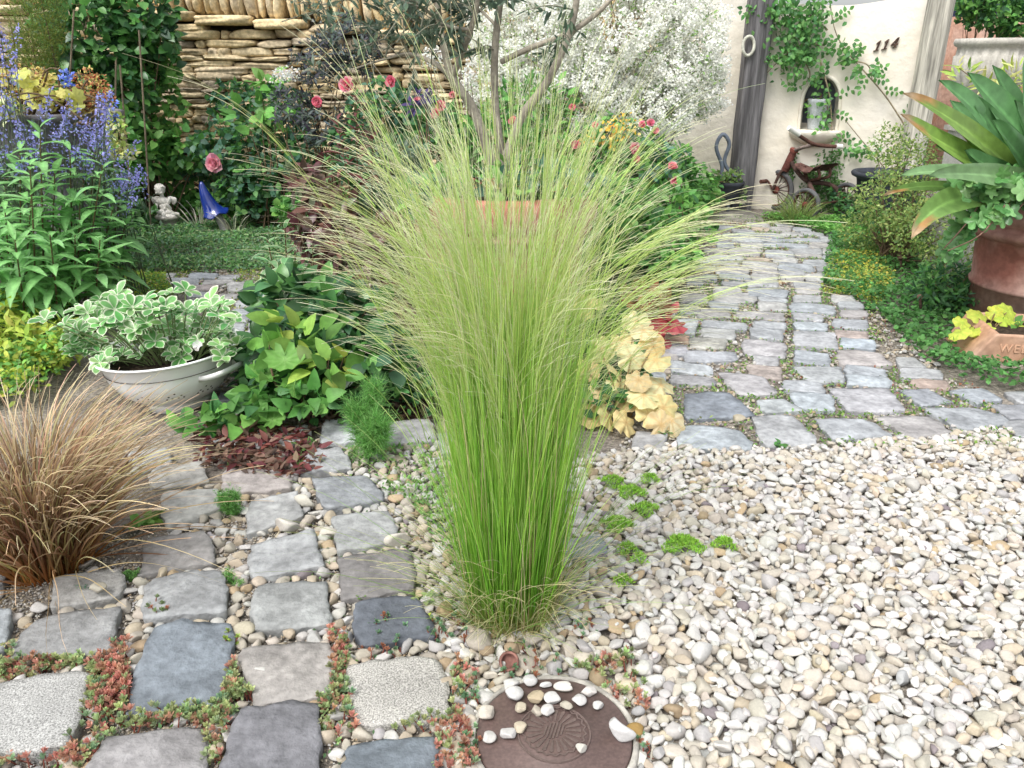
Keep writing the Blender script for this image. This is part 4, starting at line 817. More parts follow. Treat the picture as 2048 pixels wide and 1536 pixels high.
# ================================================================ TRICYCLE
HB = G(1650, 438); HB = A(HB[0], HB[1] + .02, 0); th = R(125); fx, fy = A(math.cos(th), math.sin(th)), A(-math.sin(th), math.cos(th))
def TRI(x, y, z): q = HB[:2] + fx * x + fy * y; return A(q[0], q[1], z)
tri = root('tricycle', tuple(HB), 'rusty old child tricycle with white hand grips parked before the plastered wall', 'tricycle')
RU = (.11, .055, .042); RD_ = (.10, .06, .05)
def wheel(cx_, cy_, r_, wdt, name='wheel', steer=0., spokes=20):
    c = TRI(cx_, cy_, r_); d = A(math.cos(th + math.pi / 2 + steer), math.sin(th + math.pi / 2 + steer), 0); f = A(d[1], -d[0], 0); M_ = np.stack([f, A(0, 0, 1), d], 1)
    g = Geo(); P_ = [(r_ * .80, -wdt * .35)] + [(r_ * .87 + r_ * .13 * math.sin(a), -wdt * .5 * math.cos(a)) for a in np.linspace(0, math.pi, 9)] + [(r_ * .80, wdt * .35)]
    lathe(g, P_, (.10, .10, .105), 48, M=M_, loc=c); w_ = g.obj('tyre', M_rubber, None)
    g2 = Geo(); lathe(g2, [(r_ * .80, wdt * .42), (r_ * .74, wdt * .38), (r_ * .72, wdt * .15), (r_ * .72, -wdt * .15), (r_ * .74, -wdt * .38), (r_ * .80, -wdt * .42)], RU, 40, M=M_, loc=c)
    g3 = Geo(); lathe(g3, [(.0001, wdt * .7), (r_ * .10, wdt * .65), (r_ * .2, wdt * .4), (r_ * .2, -wdt * .4), (r_ * .10, -wdt * .65), (.0001, -wdt * .7)], (.2, .06, .045), 20, M=M_, loc=c)
    g4 = Geo()
    for i in range(spokes):
        a = i / spokes * 2 * math.pi; p = lambda rr, z_: c + M_ @ A(rr * math.cos(a), rr * math.sin(a), z_)
        tube(g4, [p(r_ * .16, wdt * .18 * (-1) ** i), p(r_ * .74, 0)], .0032, RD_, 5, 1)
    wo_ = bpy.data.objects.new(name, None); C.objects.link(wo_); wo_.location = tuple(c); wo_.empty_display_size = .05
    wo_.parent = tri; wo_.matrix_parent_inverse = Matrix.Translation(tri.location).inverted()
    for o in (w_, g2.obj('rim', M_rust), g3.obj('hub', M_rust), g4.obj('spokes', M_rust)): o.parent = wo_; o.matrix_parent_inverse = Matrix.Translation(Vector(c)).inverted()
wheel(0, .215, .106, .034); wheel(0, -.215, .106, .034); wheel(.40, 0, .135, .03, steer=.1, spokes=16)
def part(name, fn, m=M_rust, sm=True):
    g = Geo(); fn(g); return g.obj(name, m, tri, smooth=sm)
part('axle', lambda g: tube(g, [TRI(0, -.2, .098), TRI(0, .2, .098)], .007, RU, 8, 1))
part('frame', lambda g: (tube(g, [TRI(0, -.13, .098), TRI(.02, -.13, .17), TRI(.08, -.09, .205), TRI(.14, 0, .215), TRI(.22, 0, .25), TRI(.31, 0, .33)], .015, RD_), tube(g, [TRI(0, .12, .098), TRI(.02, .12, .17), TRI(.08, .08, .205), TRI(.14, 0, .215)], .015, RD_)))
part('head_tube', lambda g: (tube(g, [TRI(.345, 0, .27), TRI(.31, 0, .36), TRI(.292, 0, .405)], [.026, .024, .021], (.16, .06, .05), 12, 3), tube(g, [TRI(.296, 0, .395), TRI(.290, 0, .412)], .028, (.22, .07, .055), 12, 1)))
def seatfn(g):
    n = 9; V = []
    for i in range(n):
        s_ = i / (n - 1); wd = .035 + .075 * min(1, s_ * 1.5); zz = .325 - .03 * math.sin(s_ * 3) + .02 * (s_ > .85)
        for j in range(7): u = (j / 6 - .5) * 2; V.append(TRI(.25 - .23 * s_, wd * u, zz + .012 * u * u - .02 * abs(u) ** 6))
    V = np.array(V); V2 = V - A(0, 0, .006); F = [(i * 7 + j, i * 7 + j + 1, (i + 1) * 7 + j + 1, (i + 1) * 7 + j) for i in range(n - 1) for j in range(6)]
    g.add(V, F, (.17, .09, .075)); g.add(V2, F, (.12, .06, .05))
part('seat', seatfn)
part('seat_spring', lambda g: (tube(g, [TRI(.05, .06, .31), TRI(.04, .05, .26), TRI(.1, .03, .235), TRI(.14, 0, .22)], .010, RU), tube(g, [TRI(.05, -.06, .31), TRI(.04, -.05, .26), TRI(.1, -.03, .235), TRI(.14, 0, .22)], .010, RU), tube(g, [TRI(.2, 0, .31), TRI(.17, 0, .225)], .014, RU)))
part('fork', lambda g: (tube(g, [TRI(.345, 0, .28), TRI(.36, .03, .25), TRI(.40, .035, .135)], .010, RD_), tube(g, [TRI(.345, 0, .28), TRI(.36, -.03, .25), TRI(.40, -.035, .135)], .010, RD_)))
hz_ = .56; hl = At(1580, 257, HB[1] - .02); hr = At(1680, 293, HB[1] + .10); hm = At(1629, 289, HB[1] + .06); neck = TRI(.292, 0, .40)
part('handlebar', lambda g: (tube(g, [neck, (neck * .5 + hm * .5) + A(-.012, 0, 0), hm], [.013, .012, .013], (.25, .2, .18)), tube(g, [hl, hl * .5 + hm * .5 + A(0, 0, -.006), hm, hm * .4 + hr * .6 + A(0, 0, -.003), hr], .012, RU)))
for e, q in ((hl, hm), (hr, hm)):
    d = nrm(q - e); part('hand_grip', lambda g: tube(g, [e - d * .012, e + d * (.085 if e is hl else .03)], .0165, (.78, .77, .72), 12, 1), M_enamel)
for sg in (-1, 1):
    part('pedal', lambda g: (tube(g, [TRI(.40, sg * .03, .135), TRI(.40 + .03 * sg, sg * .06, .135 + .06 * sg), TRI(.40 + .03 * sg, sg * .13, .135 + .06 * sg)], .007, RU), tube(g, [TRI(.40 + .03 * sg, sg * .07, .135 + .06 * sg), TRI(.40 + .03 * sg, sg * .13, .135 + .06 * sg)], .014, RU, 8, 1)))
# ================================================================ CHERUB STATUE
q = G(335, 462); sb = A(q[0], q[1], 0); sr = root('cherub_statue', tuple(sb), 'small white stone cherub with wings seated on a low pedestal', 'statue')
k_ = .95 * S(95, sb) / .29
def SB(x, y, z): return sb + A(x, y, z) * k_
g = Geo()
def ell(c, rad, ax=None):
    V = CS6[0] * np.array(rad) * k_
    if ax is not None: zz = nrm(A(*ax)); xx = nrm(np.cross(zz, A(.1, 1, .05))); yy = np.cross(zz, xx); V = V @ np.stack([xx, yy, zz])
    g.add(V + SB(*c), CS6[1], (.6, .57, .5))
ell((-.005, 0, .262), (.031, .031, .033)); ell((-.004, -.008, .250), (.025, .022, .020)); ell((-.022, -.022, .243), (.008, .008, .008)); ell((.010, -.024, .243), (.008, .008, .008)); ell((-.005, -.031, .248), (.004, .005, .006))
r = rng(77)
for i in range(34):
    v = nrm(r.normal(size=3)); v[2] = abs(v[2]) * .9 + .1
    if v[1] < -.3 and v[2] < .55: continue
    ell(tuple(A(-.005, 0, .264) + v * .029), (.008, .008, .007))
ell((.0, 0, .222), (.013, .013, .015)); ell((.003, 0, .188), (.033, .024, .030)); ell((.006, -.002, .158), (.031, .025, .024)); ell((.012, 0, .135), (.036, .028, .022))
ell((-.036, .0, .192), (.013, .013, .026), (-.35, .1, 1)); ell((-.042, -.008, .160), (.011, .011, .026), (.1, .4, 1)); ell((.040, .0, .192), (.013, .013, .026), (.4, .1, 1)); ell((.040, -.018, .158), (.011, .011, .028), (-.35, -.5, .8)); ell((.018, -.03, .146), (.009, .009, .009))
ell((-.004, -.028, .126), (.017, .034, .017), (.2, -1, 0)); ell((.034, -.02, .122), (.034, .018, .017)); ell((.070, -.022, .113), (.030, .013, .013)); ell((.095, -.028, .112), (.012, .013, .011)); ell((.012, -.048, .106), (.013, .016, .022)); ell((.012, -.056, .093), (.013, .019, .009))
for sg in (-1, 1): ell((sg * .045, .022, .198), (.030, .009, .020), (.2 * sg, 0, 1)); ell((sg * .062, .024, .188), (.018, .007, .026), (.5 * sg, 0, 1))
ell((.018, -.005, .098), (.075, .048, .018))
o = g.obj('figure', M_statue, sr)
rm = o.modifiers.new('r', 'REMESH'); rm.mode = 'VOXEL'; rm.voxel_size = .0022; sm_ = o.modifiers.new('s', 'SMOOTH'); sm_.iterations = 3; sm_.factor = .5
evalmesh(o); a = o.data.color_attributes.get('Col') or o.data.color_attributes.new('Col', 'FLOAT_COLOR', 'POINT'); a.data.foreach_set('color', np.tile([.76, .73, .67, 1], (len(a.data), 1)).astype(np.float32).ravel())
o.data.polygons.foreach_set('use_smooth', np.ones(len(o.data.polygons), bool)); 
if not o.data.materials: o.data.materials.append(M_statue)
g = Geo(); lathe(g, [(.0001, 0), (.075, 0), (.075, .012), (.055, .02), (.048, .05), (.058, .07), (.07, .078), (.07, .09), (.0001, .09)], (.42, .40, .34), 40, loc=tuple(sb + A(.015, 0, 0) * k_)); g.obj('pedestal', M_statue, sr)
# ================================================================ BLUE GLAZED MUSHROOM
q = G(443, 468); mr_ = root('ceramic_mushroom', tuple(q), 'tall pointed cobalt blue glazed mushroom leaning among striped sedge blades', 'ornament')
ap = At(402, 363, q[1] - .02); bc = At(431, 428, q[1]); ax_ = ap - bc; Lm = np.linalg.norm(ax_); ax_ = ax_ / Lm; xx = nrm(np.cross(A(0, 1, 0), ax_)); yy = np.cross(ax_, xx)
g = Geo(); n = 40; V = []; pr = [(.0, .60), (-.02, 1.0), (.0, 1.06), (.035, 1.0), (.10, .80), (.25, .62), (.45, .50), (.65, .38), (.82, .27), (.93, .19), (.985, .10), (1.0, .0)]; Rm = S(26, bc)
for s_, rr in pr:
    cen_ = bc + ax_ * s_ * Lm - xx * .012 * math.sin(s_ * 3.0)
    for j in range(n): a = j / n * 2 * math.pi; k2 = rr * Rm * (1 + (.05 * math.sin(3 * a) if s_ < .1 else 0)); V.append(cen_ + xx * k2 * math.cos(a) + yy * k2 * math.sin(a) + ax_ * (.008 * math.sin(5 * a) if -.1 < s_ < .05 else 0))
g.add(V, [(i * n + j, i * n + (j + 1) % n, (i + 1) * n + (j + 1) % n, (i + 1) * n + j) for i in range(len(pr) - 1) for j in range(n)], (.012, .035, .24)); g.obj('cap', M_glaze, mr_)
g = Geo(); tube(g, [A(q[0] + .025, q[1], 0), A(q[0] + .015, q[1], .05), bc - ax_ * .0 + A(.004, 0, 0)], [.032, .024, .022], (.42, .40, .38), 14); g.obj('stalk', M_statue, mr_)
# rusty garden stakes and bamboo canes
for i, (x, y0, y1, lab) in enumerate(((1803, 548, 516, 'short rusty stake with a knob, farther one in the right ground cover'), (1842, 628, 594, 'short rusty stake with a knob, nearer one in the right ground cover'))):
    b = G(x, y0); t = At(x - 2, y1, b[1]); g = Geo(); tube(g, [b, (b + t) / 2, t], .006, (.16, .10, .08), 8, 1); lathe(g, [(.0001, t[2] + .012), (.010, t[2] + .008), (.012, t[2]), (.008, t[2] - .009), (.0001, t[2] - .01)], (.2, .12, .09), 14, loc=(t[0], t[1], 0)); tag(g.obj('metal_stake', M_rust, loc=b), lab, 'stake', 'rusty stakes in the ground cover')
for i, (xa, ya, xb, yb, lab) in enumerate(((228, 390, 232, 120, 'thin bamboo cane left of the pair behind the blue flowers'), (262, 400, 240, 130, 'bamboo cane leaning left behind the blue flower spikes'), (300, 420, 278, 60, 'tall bamboo cane nearest to the stone wall'), (130, 320, 148, 20, 'bamboo cane rising beside the dark green conifer'))):
    Yc = 4.55; a = At(xa, ya, Yc); b = At(xb, yb, Yc); d = (b - a) / (b[2] - a[2]); a0 = a - d * a[2]; g = Geo(); tube(g, [a0, (a0 + b) / 2, b], .0048, (.20, .16, .11), 7, 1); tag(g.obj('bamboo_cane', M_bark, loc=a0), lab, 'cane', 'bamboo canes behind the blue flowers')
# ================================================================ FEATHER GRASS (the main subject)
fb = G(1022, 1243); fg = root('feather_grass', tuple(fb), 'tall fine bright green feather grass clump standing alone in the foreground', 'grass clump')
r = rng(900)
def fount(n, lmax, r0, rg, lmin=0., jit=R(2.0), azr=.45):
    az = rg.uniform(0, 2 * np.pi, n); rad = r0 * np.sqrt(rg.random(n)); P = np.column_stack([fb[0] + rad * np.cos(az) * 1.15, fb[1] + rad * np.sin(az), np.zeros(n)])
    a2 = az + rg.normal(0, azr, n); ln = np.abs(lmin + lmax * (rad / r0) ** 1.3 * rg.uniform(.3, 1, n) + rg.normal(0, jit, n))
    D = np.column_stack([np.sin(ln) * np.cos(a2), np.sin(ln) * np.sin(a2), np.cos(ln)]); return P, D, a2, ln
gcol = ((0, (.40, .34, .13)), (.07, (.29, .34, .08)), (.2, (.17, .37, .04)), (.5, (.25, .52, .06)), (.8, (.37, .62, .11)), (1, (.56, .68, .24)))
g = Geo(); n = 3300; P, D, a2, ln = fount(n, R(7.6), .062, r)
L = (.26 + .46 * r.random(n) ** 1.05); out = np.column_stack([np.cos(a2), np.sin(a2), np.zeros(n)])
bend = out * (r.uniform(-.10, .14, (n, 1)) + ln[:, None] * .35) + np.column_stack([r.normal(0, .05, n), r.normal(0, .05, n), -np.abs(r.normal(.02, .05, n))])
blades(g, P, D, L, .0015, bend, 11, gcol, seed=901, wav=.022, cvar=.2, taper=.6)
n = 240; P, D, a2, ln = fount(n, R(10), .064, r, 0, R(4)); blades(g, P, D, r.uniform(.2, .6, n), .0013, r.normal(0, .15, (n, 3)), 11, ((0, (.42, .33, .17)), (.5, (.55, .46, .26)), (1, (.68, .60, .40))), seed=907, wav=.09, cvar=.15)
n = 300; P, D, a2, ln = fount(n, R(8), .066, r, R(4), R(4)); out = np.column_stack([np.cos(a2), np.sin(a2), np.zeros(n)])
blades(g, P, D, r.uniform(.25, .55, n), .0013, out * r.uniform(.1, .5, (n, 1)) - A(0, 0, 1) * r.uniform(0, .3, (n, 1)), 11, gcol, seed=902, wav=.03, cvar=.2, taper=.6)
# short curled dry blades near the base
n = 460; P, D, a2, ln = fount(n, R(26), .068, r, R(8), R(8), .8); out = np.column_stack([np.cos(a2), np.sin(a2), np.zeros(n)])
blades(g, P, D, r.uniform(.10, .30, n), .0012, out * .8 + A(0, 0, -.9), 12, ((0, (.42, .34, .18)), (.4, (.44, .44, .20)), (1, (.66, .60, .36))), seed=903, wav=.22, cvar=.15, pw=1.4)
g.obj('leaf_blades', M_blade, fg)
# low, far reaching blades
g = Geo(); n = 170; P, D, a2, ln = fount(n, R(20), .066, r, R(26), R(8)); out = np.column_stack([np.cos(a2), np.sin(a2), np.zeros(n)]); front = np.sin(a2) < -.3
blades(g, P, D, r.uniform(.28, .52, n) * np.where(front, .6, 1), .0011, out * .5 + A(0, 0, -1) * r.uniform(.3, .9, (n, 1)), 12, ((0, (.25, .28, .09)), (.2, (.14, .32, .05)), (.7, (.26, .42, .12)), (1, (.40, .46, .2))), seed=904, wav=.03, cvar=.15, pw=1.6)
g.obj('arching_blades', M_blade, fg)
# flowering culms with hair fine awns; some gathered in drooping sprays
g = Geo(); n = 215; P, D, a2, ln = fount(n, R(9), .055, r, 0, R(2.5)); ns_ = 105; grp = r.integers(0, 11, ns_)
sa = A(3.0, 3.35, .15, -.25, 2.6, .55, 3.9, 5.6, 1.2, 2.0, .35)[grp] + r.normal(0, .07, ns_); sl_ = R(1) * A(5.0, 4.5, 6, 7.5, 5, 5.5, 5, 4, 5.5, 5.5, 4)[grp] + r.normal(0, R(1.3), ns_)
a2[:ns_] = sa; ln[:ns_] = sl_; D[:ns_] = np.column_stack([np.sin(sl_) * np.cos(sa), np.sin(sl_) * np.sin(sa), np.cos(sl_)])
out = np.column_stack([np.cos(a2), np.sin(a2), np.zeros(n)]); L = r.uniform(.58, .97, n); L[:ns_] = A(.70, .80, .76, .76, .82, .84, .62, .68, .86, .84, .86)[grp] + r.normal(0, .04, ns_)
arch = r.uniform(.0, .55, n); arch[:ns_] = A(1.0, .8, 1.0, 1.2, .8, .9, .8, .7, .9, .9, .7)[grp] + r.normal(0, .08, ns_)
bd = out * arch[:, None] - A(0, 0, 1) * (arch[:, None] * .35 + .03)
pts = blades(g, P, D, L, .0014, bd, 14, ((0, (.38, .32, .12)), (.15, (.18, .36, .05)), (.6, (.38, .58, .11)), (1, (.52, .62, .20))), seed=905, wav=.015, cvar=.1, pw=3.2)
g.obj('flower_culms', M_blade, fg)
g = Geo(); hairs = 20; k0 = r.integers(8, 14, (n, hairs)); ii = np.repeat(np.arange(n), hairs); kk = k0.ravel()
Pp = pts[ii, kk] + r.normal(0, .002, (n * hairs, 3)); Dd = nrm(pts[ii, np.minimum(kk + 1, 14)] - pts[ii, kk - 1]) + r.normal(0, .05, (n * hairs, 3))
blades(g, Pp, Dd, r.uniform(.08, .25, n * hairs), .0009, (out * (arch * .9 + .1)[:, None])[ii] - A(0, 0, 1) * (.12 + arch[ii][:, None] * .7) + r.normal(0, .10, (n * hairs, 3)), 10, ((0, (.38, .58, .13)), (.35, (.54, .66, .24)), (1, (.80, .77, .56))), seed=906, wav=.09, cvar=.12, pw=1.3, taper=.5)
g.obj('awns', M_blade, fg)
# ================================================================ BRONZE SEDGE
sbp = G(102, 1128); sg_ = root('bronze_sedge', tuple(sbp), 'bushy bronze and straw coloured sedge clump at the left edge', 'sedge'); r = rng(910)
def sedge(nm, base, n, r0, Lr, sig, W_, cols, droop, seed, wav=.06, xb=0., parent=None, K=12, lo=0.):
    r = rng(seed); az = r.uniform(0, 2 * np.pi, n); rad = r0 * np.sqrt(r.random(n)); P = np.column_stack([base[0] + rad * np.cos(az), base[1] + rad * np.sin(az), np.full(n, base[2])])
    a2 = az + r.normal(0, .5, n); ln = lo + np.abs(r.normal(0, sig, n)) * (.5 + .7 * rad / r0); D = np.column_stack([np.sin(ln) * np.cos(a2), np.sin(ln) * np.sin(a2), np.cos(ln)])
    out = np.column_stack([np.cos(a2), np.sin(a2), np.zeros(n)]); g = Geo()
    blades(g, P, D, r.uniform(*Lr, n), W_, out * .8 + A(xb, 0, 0) + A(0, 0, -1) * r.uniform(droop * .5, droop * 1.3, (n, 1)), K, cols, seed=seed + 1, wav=wav, cvar=.2, pw=1.7, taper=.75)
    return g.obj(nm, M_blade, parent)
sedge('leaf_blades', sbp, 900, .08, (.24, .42), R(19), .0040, ((0, (.34, .13, .03)), (.25, (.25, .13, .06)), (.6, (.32, .21, .13)), (1, (.62, .49, .31))), .8, 911, xb=.15, parent=sg_)
sedge('straw_blades', sbp, 330, .08, (.30, .46), R(21), .0034, ((0, (.32, .20, .07)), (.3, (.46, .36, .15)), (.7, (.60, .49, .28)), (1, (.68, .54, .36))), 1.0, 913, wav=.09, xb=.25, parent=sg_)
sedge('trailing_blades', sbp, 40, .09, (.26, .46), R(20), .0024, ((0, (.40, .25, .12)), (.5, (.52, .38, .22)), (1, (.62, .46, .3))), 1.5, 915, wav=.16, xb=.15, parent=sg_, lo=R(48))
# other tufts of grass and sedge
for (px, py, n, r0, Lr, sg2, W_, cols, dr, nm, lab, grp) in (
 (402, 462, 30, .035, (.14, .24), R(26), .009, ((0, (.4, .5, .25)), (.5, (.68, .70, .55)), (1, (.75, .75, .62))), .5, 'striped_sedge', 'cream striped sedge tuft in front of the blue mushroom', None),
 (552, 440, 26, .05, (.20, .36), R(34), .009, ((0, (.16, .26, .12)), (.6, (.30, .38, .25)), (1, (.5, .55, .42))), .7, 'striped_sedge', 'wider grey green striped sedge tuft right of the blue mushroom', None),
 (470, 470, 20, .04, (.12, .22), R(34), .007, ((0, (.3, .36, .2)), (.6, (.5, .5, .38)), (1, (.6, .6, .5))), .9, 'striped_sedge', 'small pale sedge tuft between the two larger striped tufts', None),
 (1372, 452, 560, .07, (.16, .30), R(26), .003, ((0, (.18, .2, .06)), (.4, (.26, .28, .10)), (1, (.48, .38, .22))), 1.0, 'brown_sedge', 'olive brown fine sedge tussock left of the wooden post', None),
 (1592, 452, 260, .07, (.12, .24), R(28), .004, ((0, (.12, .2, .05)), (1, (.3, .38, .12))), .8, 'grass_tuft', 'green grass tuft under the tricycle front wheel', None),
 (1308, 672, 60, .04, (.12, .26), R(40), .0035, ((0, (.2, .26, .2)), (1, (.42, .5, .44))), .9, 'blue_fescue', 'silvery blue fescue blades among the coral bells', None),
 (1735, 415, 50, .05, (.2, .34), R(22), .006, ((0, (.08, .16, .05)), (1, (.2, .3, .12))), .8, 'grass_tuft', 'grass tuft in front of the black flared pot', None)):
    b = G(px, py); rt = root(nm, tuple(b), lab, 'grass'); sedge('leaf_blades', b, n, r0, Lr, sg2, W_, cols, dr, int(px), parent=rt)
# feathery fennel and small feathery weeds
def feather(px, py, hpx, rpx, n, lab, seed, nm='fennel', col=((0, (.09, .26, .04)), (1, (.26, .54, .16)))):
    b = G(px, py); r = rng(seed); h = S(hpx, b); rr = S(rpx, b); g = Geo(); gs = Geo()
    ns = max(3, n // 260); a = r.uniform(0, 6.28, ns); tp = np.column_stack([b[0] + rr * .75 * np.cos(a) * r.uniform(.1, 1, ns), b[1] + rr * .75 * np.sin(a) * r.uniform(.1, 1, ns), h * r.uniform(.55, 1, ns)])
    for t in tp: tube(gs, [b, b * .45 + t * .55 + A(0, 0, h * .08), t], [.0016, .0012, .0006], (.12, .26, .06), 5, 4)
    k = r.integers(0, ns, n); s_ = r.uniform(.15, 1.0, n) ** .7; P = b + (tp[k] - b) * s_[:, None] + r.normal(0, rr * .10, (n, 3)); P[:, 2] = np.abs(P[:, 2]) + .002
    # each frond: a small fan of very fine threads
    D = nrm(nrm(P - b) * .5 + r.normal(0, .7, (n, 3)) + A(0, 0, .25)); m = 5; P5 = np.repeat(P, m, 0); D5 = np.repeat(D, m, 0) + r.normal(0, .45, (n * m, 3))
    blades(g, P5, D5, r.uniform(.12, .28, n * m) * h * .75, .0010 if hpx > 60 else .0008, A(0, 0, -.3), 4, col, seed=seed + 1, wav=.2, cvar=.2)
    rt = root(nm, tuple(b), lab, 'plant'); g.obj('fronds', M_leaf, rt); gs.obj('stems', M_leaf, rt)
feather(735, 925, 165, 90, 1250, 'bright feathery fennel tuft left of the feather grass', 930)
feather(475, 1040, 55, 60, 800, 'small feathery weed spreading over a grey cobble', 931, 'feathery_weed')
feather(468, 1172, 30, 40, 330, 'feathery weed at the corner of the square grey cobble', 932, 'feathery_weed')
feather(262, 1164, 26, 26, 220, 'little feathery weed above the sunken grey cobble', 933, 'feathery_weed')
feather(165, 1195, 24, 40, 260, 'grey green feathery seedlings on the sunken grey cobble', 934, 'feathery_weed', ((0, (.05, .14, .07)), (1, (.12, .28, .16))))
# ================================================================ STONECROP, MOSS AND WEEDS IN THE JOINTS
def rosettes(g, P, rad, cols, seed, k=9):
    r = rng(seed); n = len(P); a = (np.arange(k) * 2.4)[None] + r.uniform(0, 6.28, (n, 1)); el = np.linspace(.25, 1.3, k)[None] + r.normal(0, .1, (n, k))
    tl = r.normal(0, .35, (n, 3)) + A(0, -.1, 1); tl = nrm(tl); ax = nrm(np.cross(tl, A(1, 0, .01))); ay = np.cross(tl, ax)
    D = (np.cos(el) * np.cos(a))[..., None] * ax[:, None] + (np.cos(el) * np.sin(a))[..., None] * ay[:, None] + np.sin(el)[..., None] * tl[:, None]
    Pn = np.repeat(P[:, None], k, 1); L = np.repeat(rad[:, None], k, 1).ravel(); cc = np.repeat(cols[:, None], k, 1).reshape(-1, 3) * (1 + r.normal(0, .08, (n * k, 1)))
    leaves(g, Pn.reshape(-1, 3), D.reshape(-1, 3), np.repeat(tl[:, None], k, 1).reshape(-1, 3), L, L * .42, 'obovate', cc, curl=-.5, fold=.5, n=3)
sp_ = [((-60,1318),(20,1306),(200,1312),(262,1300),(262,1345),(180,1350),(0,1375),(-60,1380)), ((186,1345),(262,1335),(262,1424),(300,1425),(440,1402),(480,1410),(470,1450),(400,1455),(240,1480),(180,1545),(-60,1560),(-60,1500),(130,1492)),
 ((470,1330),(490,1400),(660,1390),(700,1400),(716,1450),(690,1500),(640,1480),(636,1412),(440,1412),(440,1395)), ((400,1455),(470,1425),(445,1545),(398,1545)), ((660,1270),(700,1290),(700,1400),(664,1385)), ((716,1440),(906,1425),(950,1480),(960,1560),(870,1560),(866,1475),(700,1488)),
 ((900,1330),(950,1360),(960,1420),(905,1420)), ((1130,1345),(1250,1330),(1300,1400),(1290,1440),(1240,1420),(1180,1365))]
sdens = [420, 1500, 420, 140, 90, 340, 40, 80]; P_ = []
for i, (po, nn_) in enumerate(zip(sp_, sdens)):
    q = scatter(int(nn_ * 1.2), gp(*po), 950 + i); q = q[~on_stone(q, -.006)]; q = q[noise2(q[:, 0], q[:, 1], 7, 26) + rng(i).normal(0, .3, len(q)) > -.22]; P_.append(q)
P_ = np.concatenate(P_); r = rng(960); n = len(P_); z = r.uniform(.010, .030, n); red = (noise2(P_[:, 0], P_[:, 1], 12, 22) + r.normal(0, .22, n)) > -.02
cols = np.where(red[:, None], A(.66, .30, .26)[None], A(.40, .56, .26)[None]); cols = np.where((r.random(n) < .2)[:, None], A(.26, .44, .26)[None], cols); mixm = r.random((n, 1)) * .6; cols = cols * (1 - mixm) + A(.50, .42, .22) * mixm
g = Geo(); P3 = np.column_stack([P_, z]); rosettes(g, P3, r.uniform(.0075, .0125, n), cols * (1 + r.normal(0, .15, (n, 1))), 961)
for i in range(0, n, 2): tube(g, [P3[i] + A(*r.normal(0, .008, 2), -P3[i][2]), P3[i]], .0011, (.30, .10, .07), 4, 1)
tag(g.obj('stonecrop', M_leaf), 'red and green stonecrop carpet in the joints of the near cobbles', 'stonecrop', kind='stuff')
def patch(px, py, rpx, n, lab, seed, cols=(.20, .36, .20), nm='stonecrop_cluster', rad=(.006, .010), hz=.03):
    b = G(px, py); r = rng(seed); rr = S(rpx, b); a = r.uniform(0, 6.28, n); q = rr * np.sqrt(r.random(n)); P = np.column_stack([b[0] + q * np.cos(a), b[1] + q * np.sin(a), r.uniform(.35, 1, n) * hz]); rt = root(nm, tuple(b), lab, 'stonecrop')
    g = Geo(); c = np.tile(A(*cols), (n, 1)) * (1 + r.normal(0, .15, (n, 1))); c[r.random(n) < .2] = (.45, .2, .12); rosettes(g, P, r.uniform(*rad, n), c, seed, 11); g.obj('leaf_rosettes', M_leaf, rt)
    g = Geo()
    for p in P: tube(g, [p + A(*r.normal(0, .01, 2), -p[2]), p + A(*r.normal(0, .003, 2), -p[2] * .4), p], .0012, (.34, .12, .09), 4, 2)
    g.obj('stems', M_leaf, rt)
patch(775, 1292, 60, 26, 'blue green stonecrop in front of the very dark blue cobble', 970); patch(900, 1275, 48, 24, 'blue green stonecrop left of the buff heart shaped stone', 971)
patch(1062, 1345, 62, 26, 'stonecrop sprigs just behind the drain cover', 972); patch(1168, 1272, 26, 12, 'little stonecrop tuft in the gravel right of the feather grass', 973)
patch(940, 1400, 34, 16, 'stonecrop sprigs left of the drain cover', 974); patch(1258, 1345, 45, 16, 'stonecrop with red stems behind the right rim of the drain cover', 975, (.26, .33, .14)); patch(1285, 1505, 20, 8, 'stonecrop tuft in the gravel right of the drain cover', 976)
patch(940, 1505, 26, 14, 'stonecrop beside the lower left rim of the drain cover', 977); patch(465, 1295, 18, 10, 'bright lime moss tuft between the big blue cobble and the brownish one', 978, (.34, .46, .10), 'moss_tuft'); patch(330, 1235, 34, 14, 'green and red stonecrop on the front edge of the square grey cobble', 979, (.26, .34, .16))
# lime moss cushions in the gravel
for i, (px, py, rp) in enumerate(((1290, 1020, 26), (1235, 1050, 30), (1262, 985, 26), (1365, 1090, 36), (1448, 1090, 22), (1280, 1120, 14), (1225, 965, 24), (1245, 1165, 16), (1255, 1100, 18), (1300, 960, 18))):
    b = G(px, py, .02); r = rng(990 + i); rr = S(rp, b); n = int(800 * (rp / 30) ** 2); a = r.uniform(0, 6.28, n); q = rr * np.sqrt(r.random(n)) * (1 + .35 * np.sin(3 * a + i)); P = np.column_stack([b[0] + q * np.cos(a), b[1] + q * np.sin(a) * .8, .018 + .014 * np.clip(1 - (q / rr) ** 2, 0, 1)])
    g = Geo(); leaves(g, P, r.normal(0, .6, (n, 3)) + A(0, 0, .9), r.normal(0, 1, (n, 3)), r.uniform(.006, .012, n), .0030, 'lance', vary(r, (.34, .60, .09), n, .2), n=2)
    tag(g.obj('moss_cushion', M_leaf, loc=b), ['lime moss cushion nearest the right side of the feather grass', 'lime moss patch against the feather grass blades', 'lime moss cushion between feather grass and path border', 'largest lime moss cushion alone in the gravel', 'small lime moss cushion farthest right in the gravel', 'tiny lime moss tuft in front of the largest cushion', 'lime moss cushion farthest back beside the feather grass', 'tiny lime moss tuft nearest the camera in the gravel', 'lime moss tuft left of the largest cushion', 'lime moss tuft at the back of the gravel'][i], 'moss', 'lime moss cushions in the gravel')
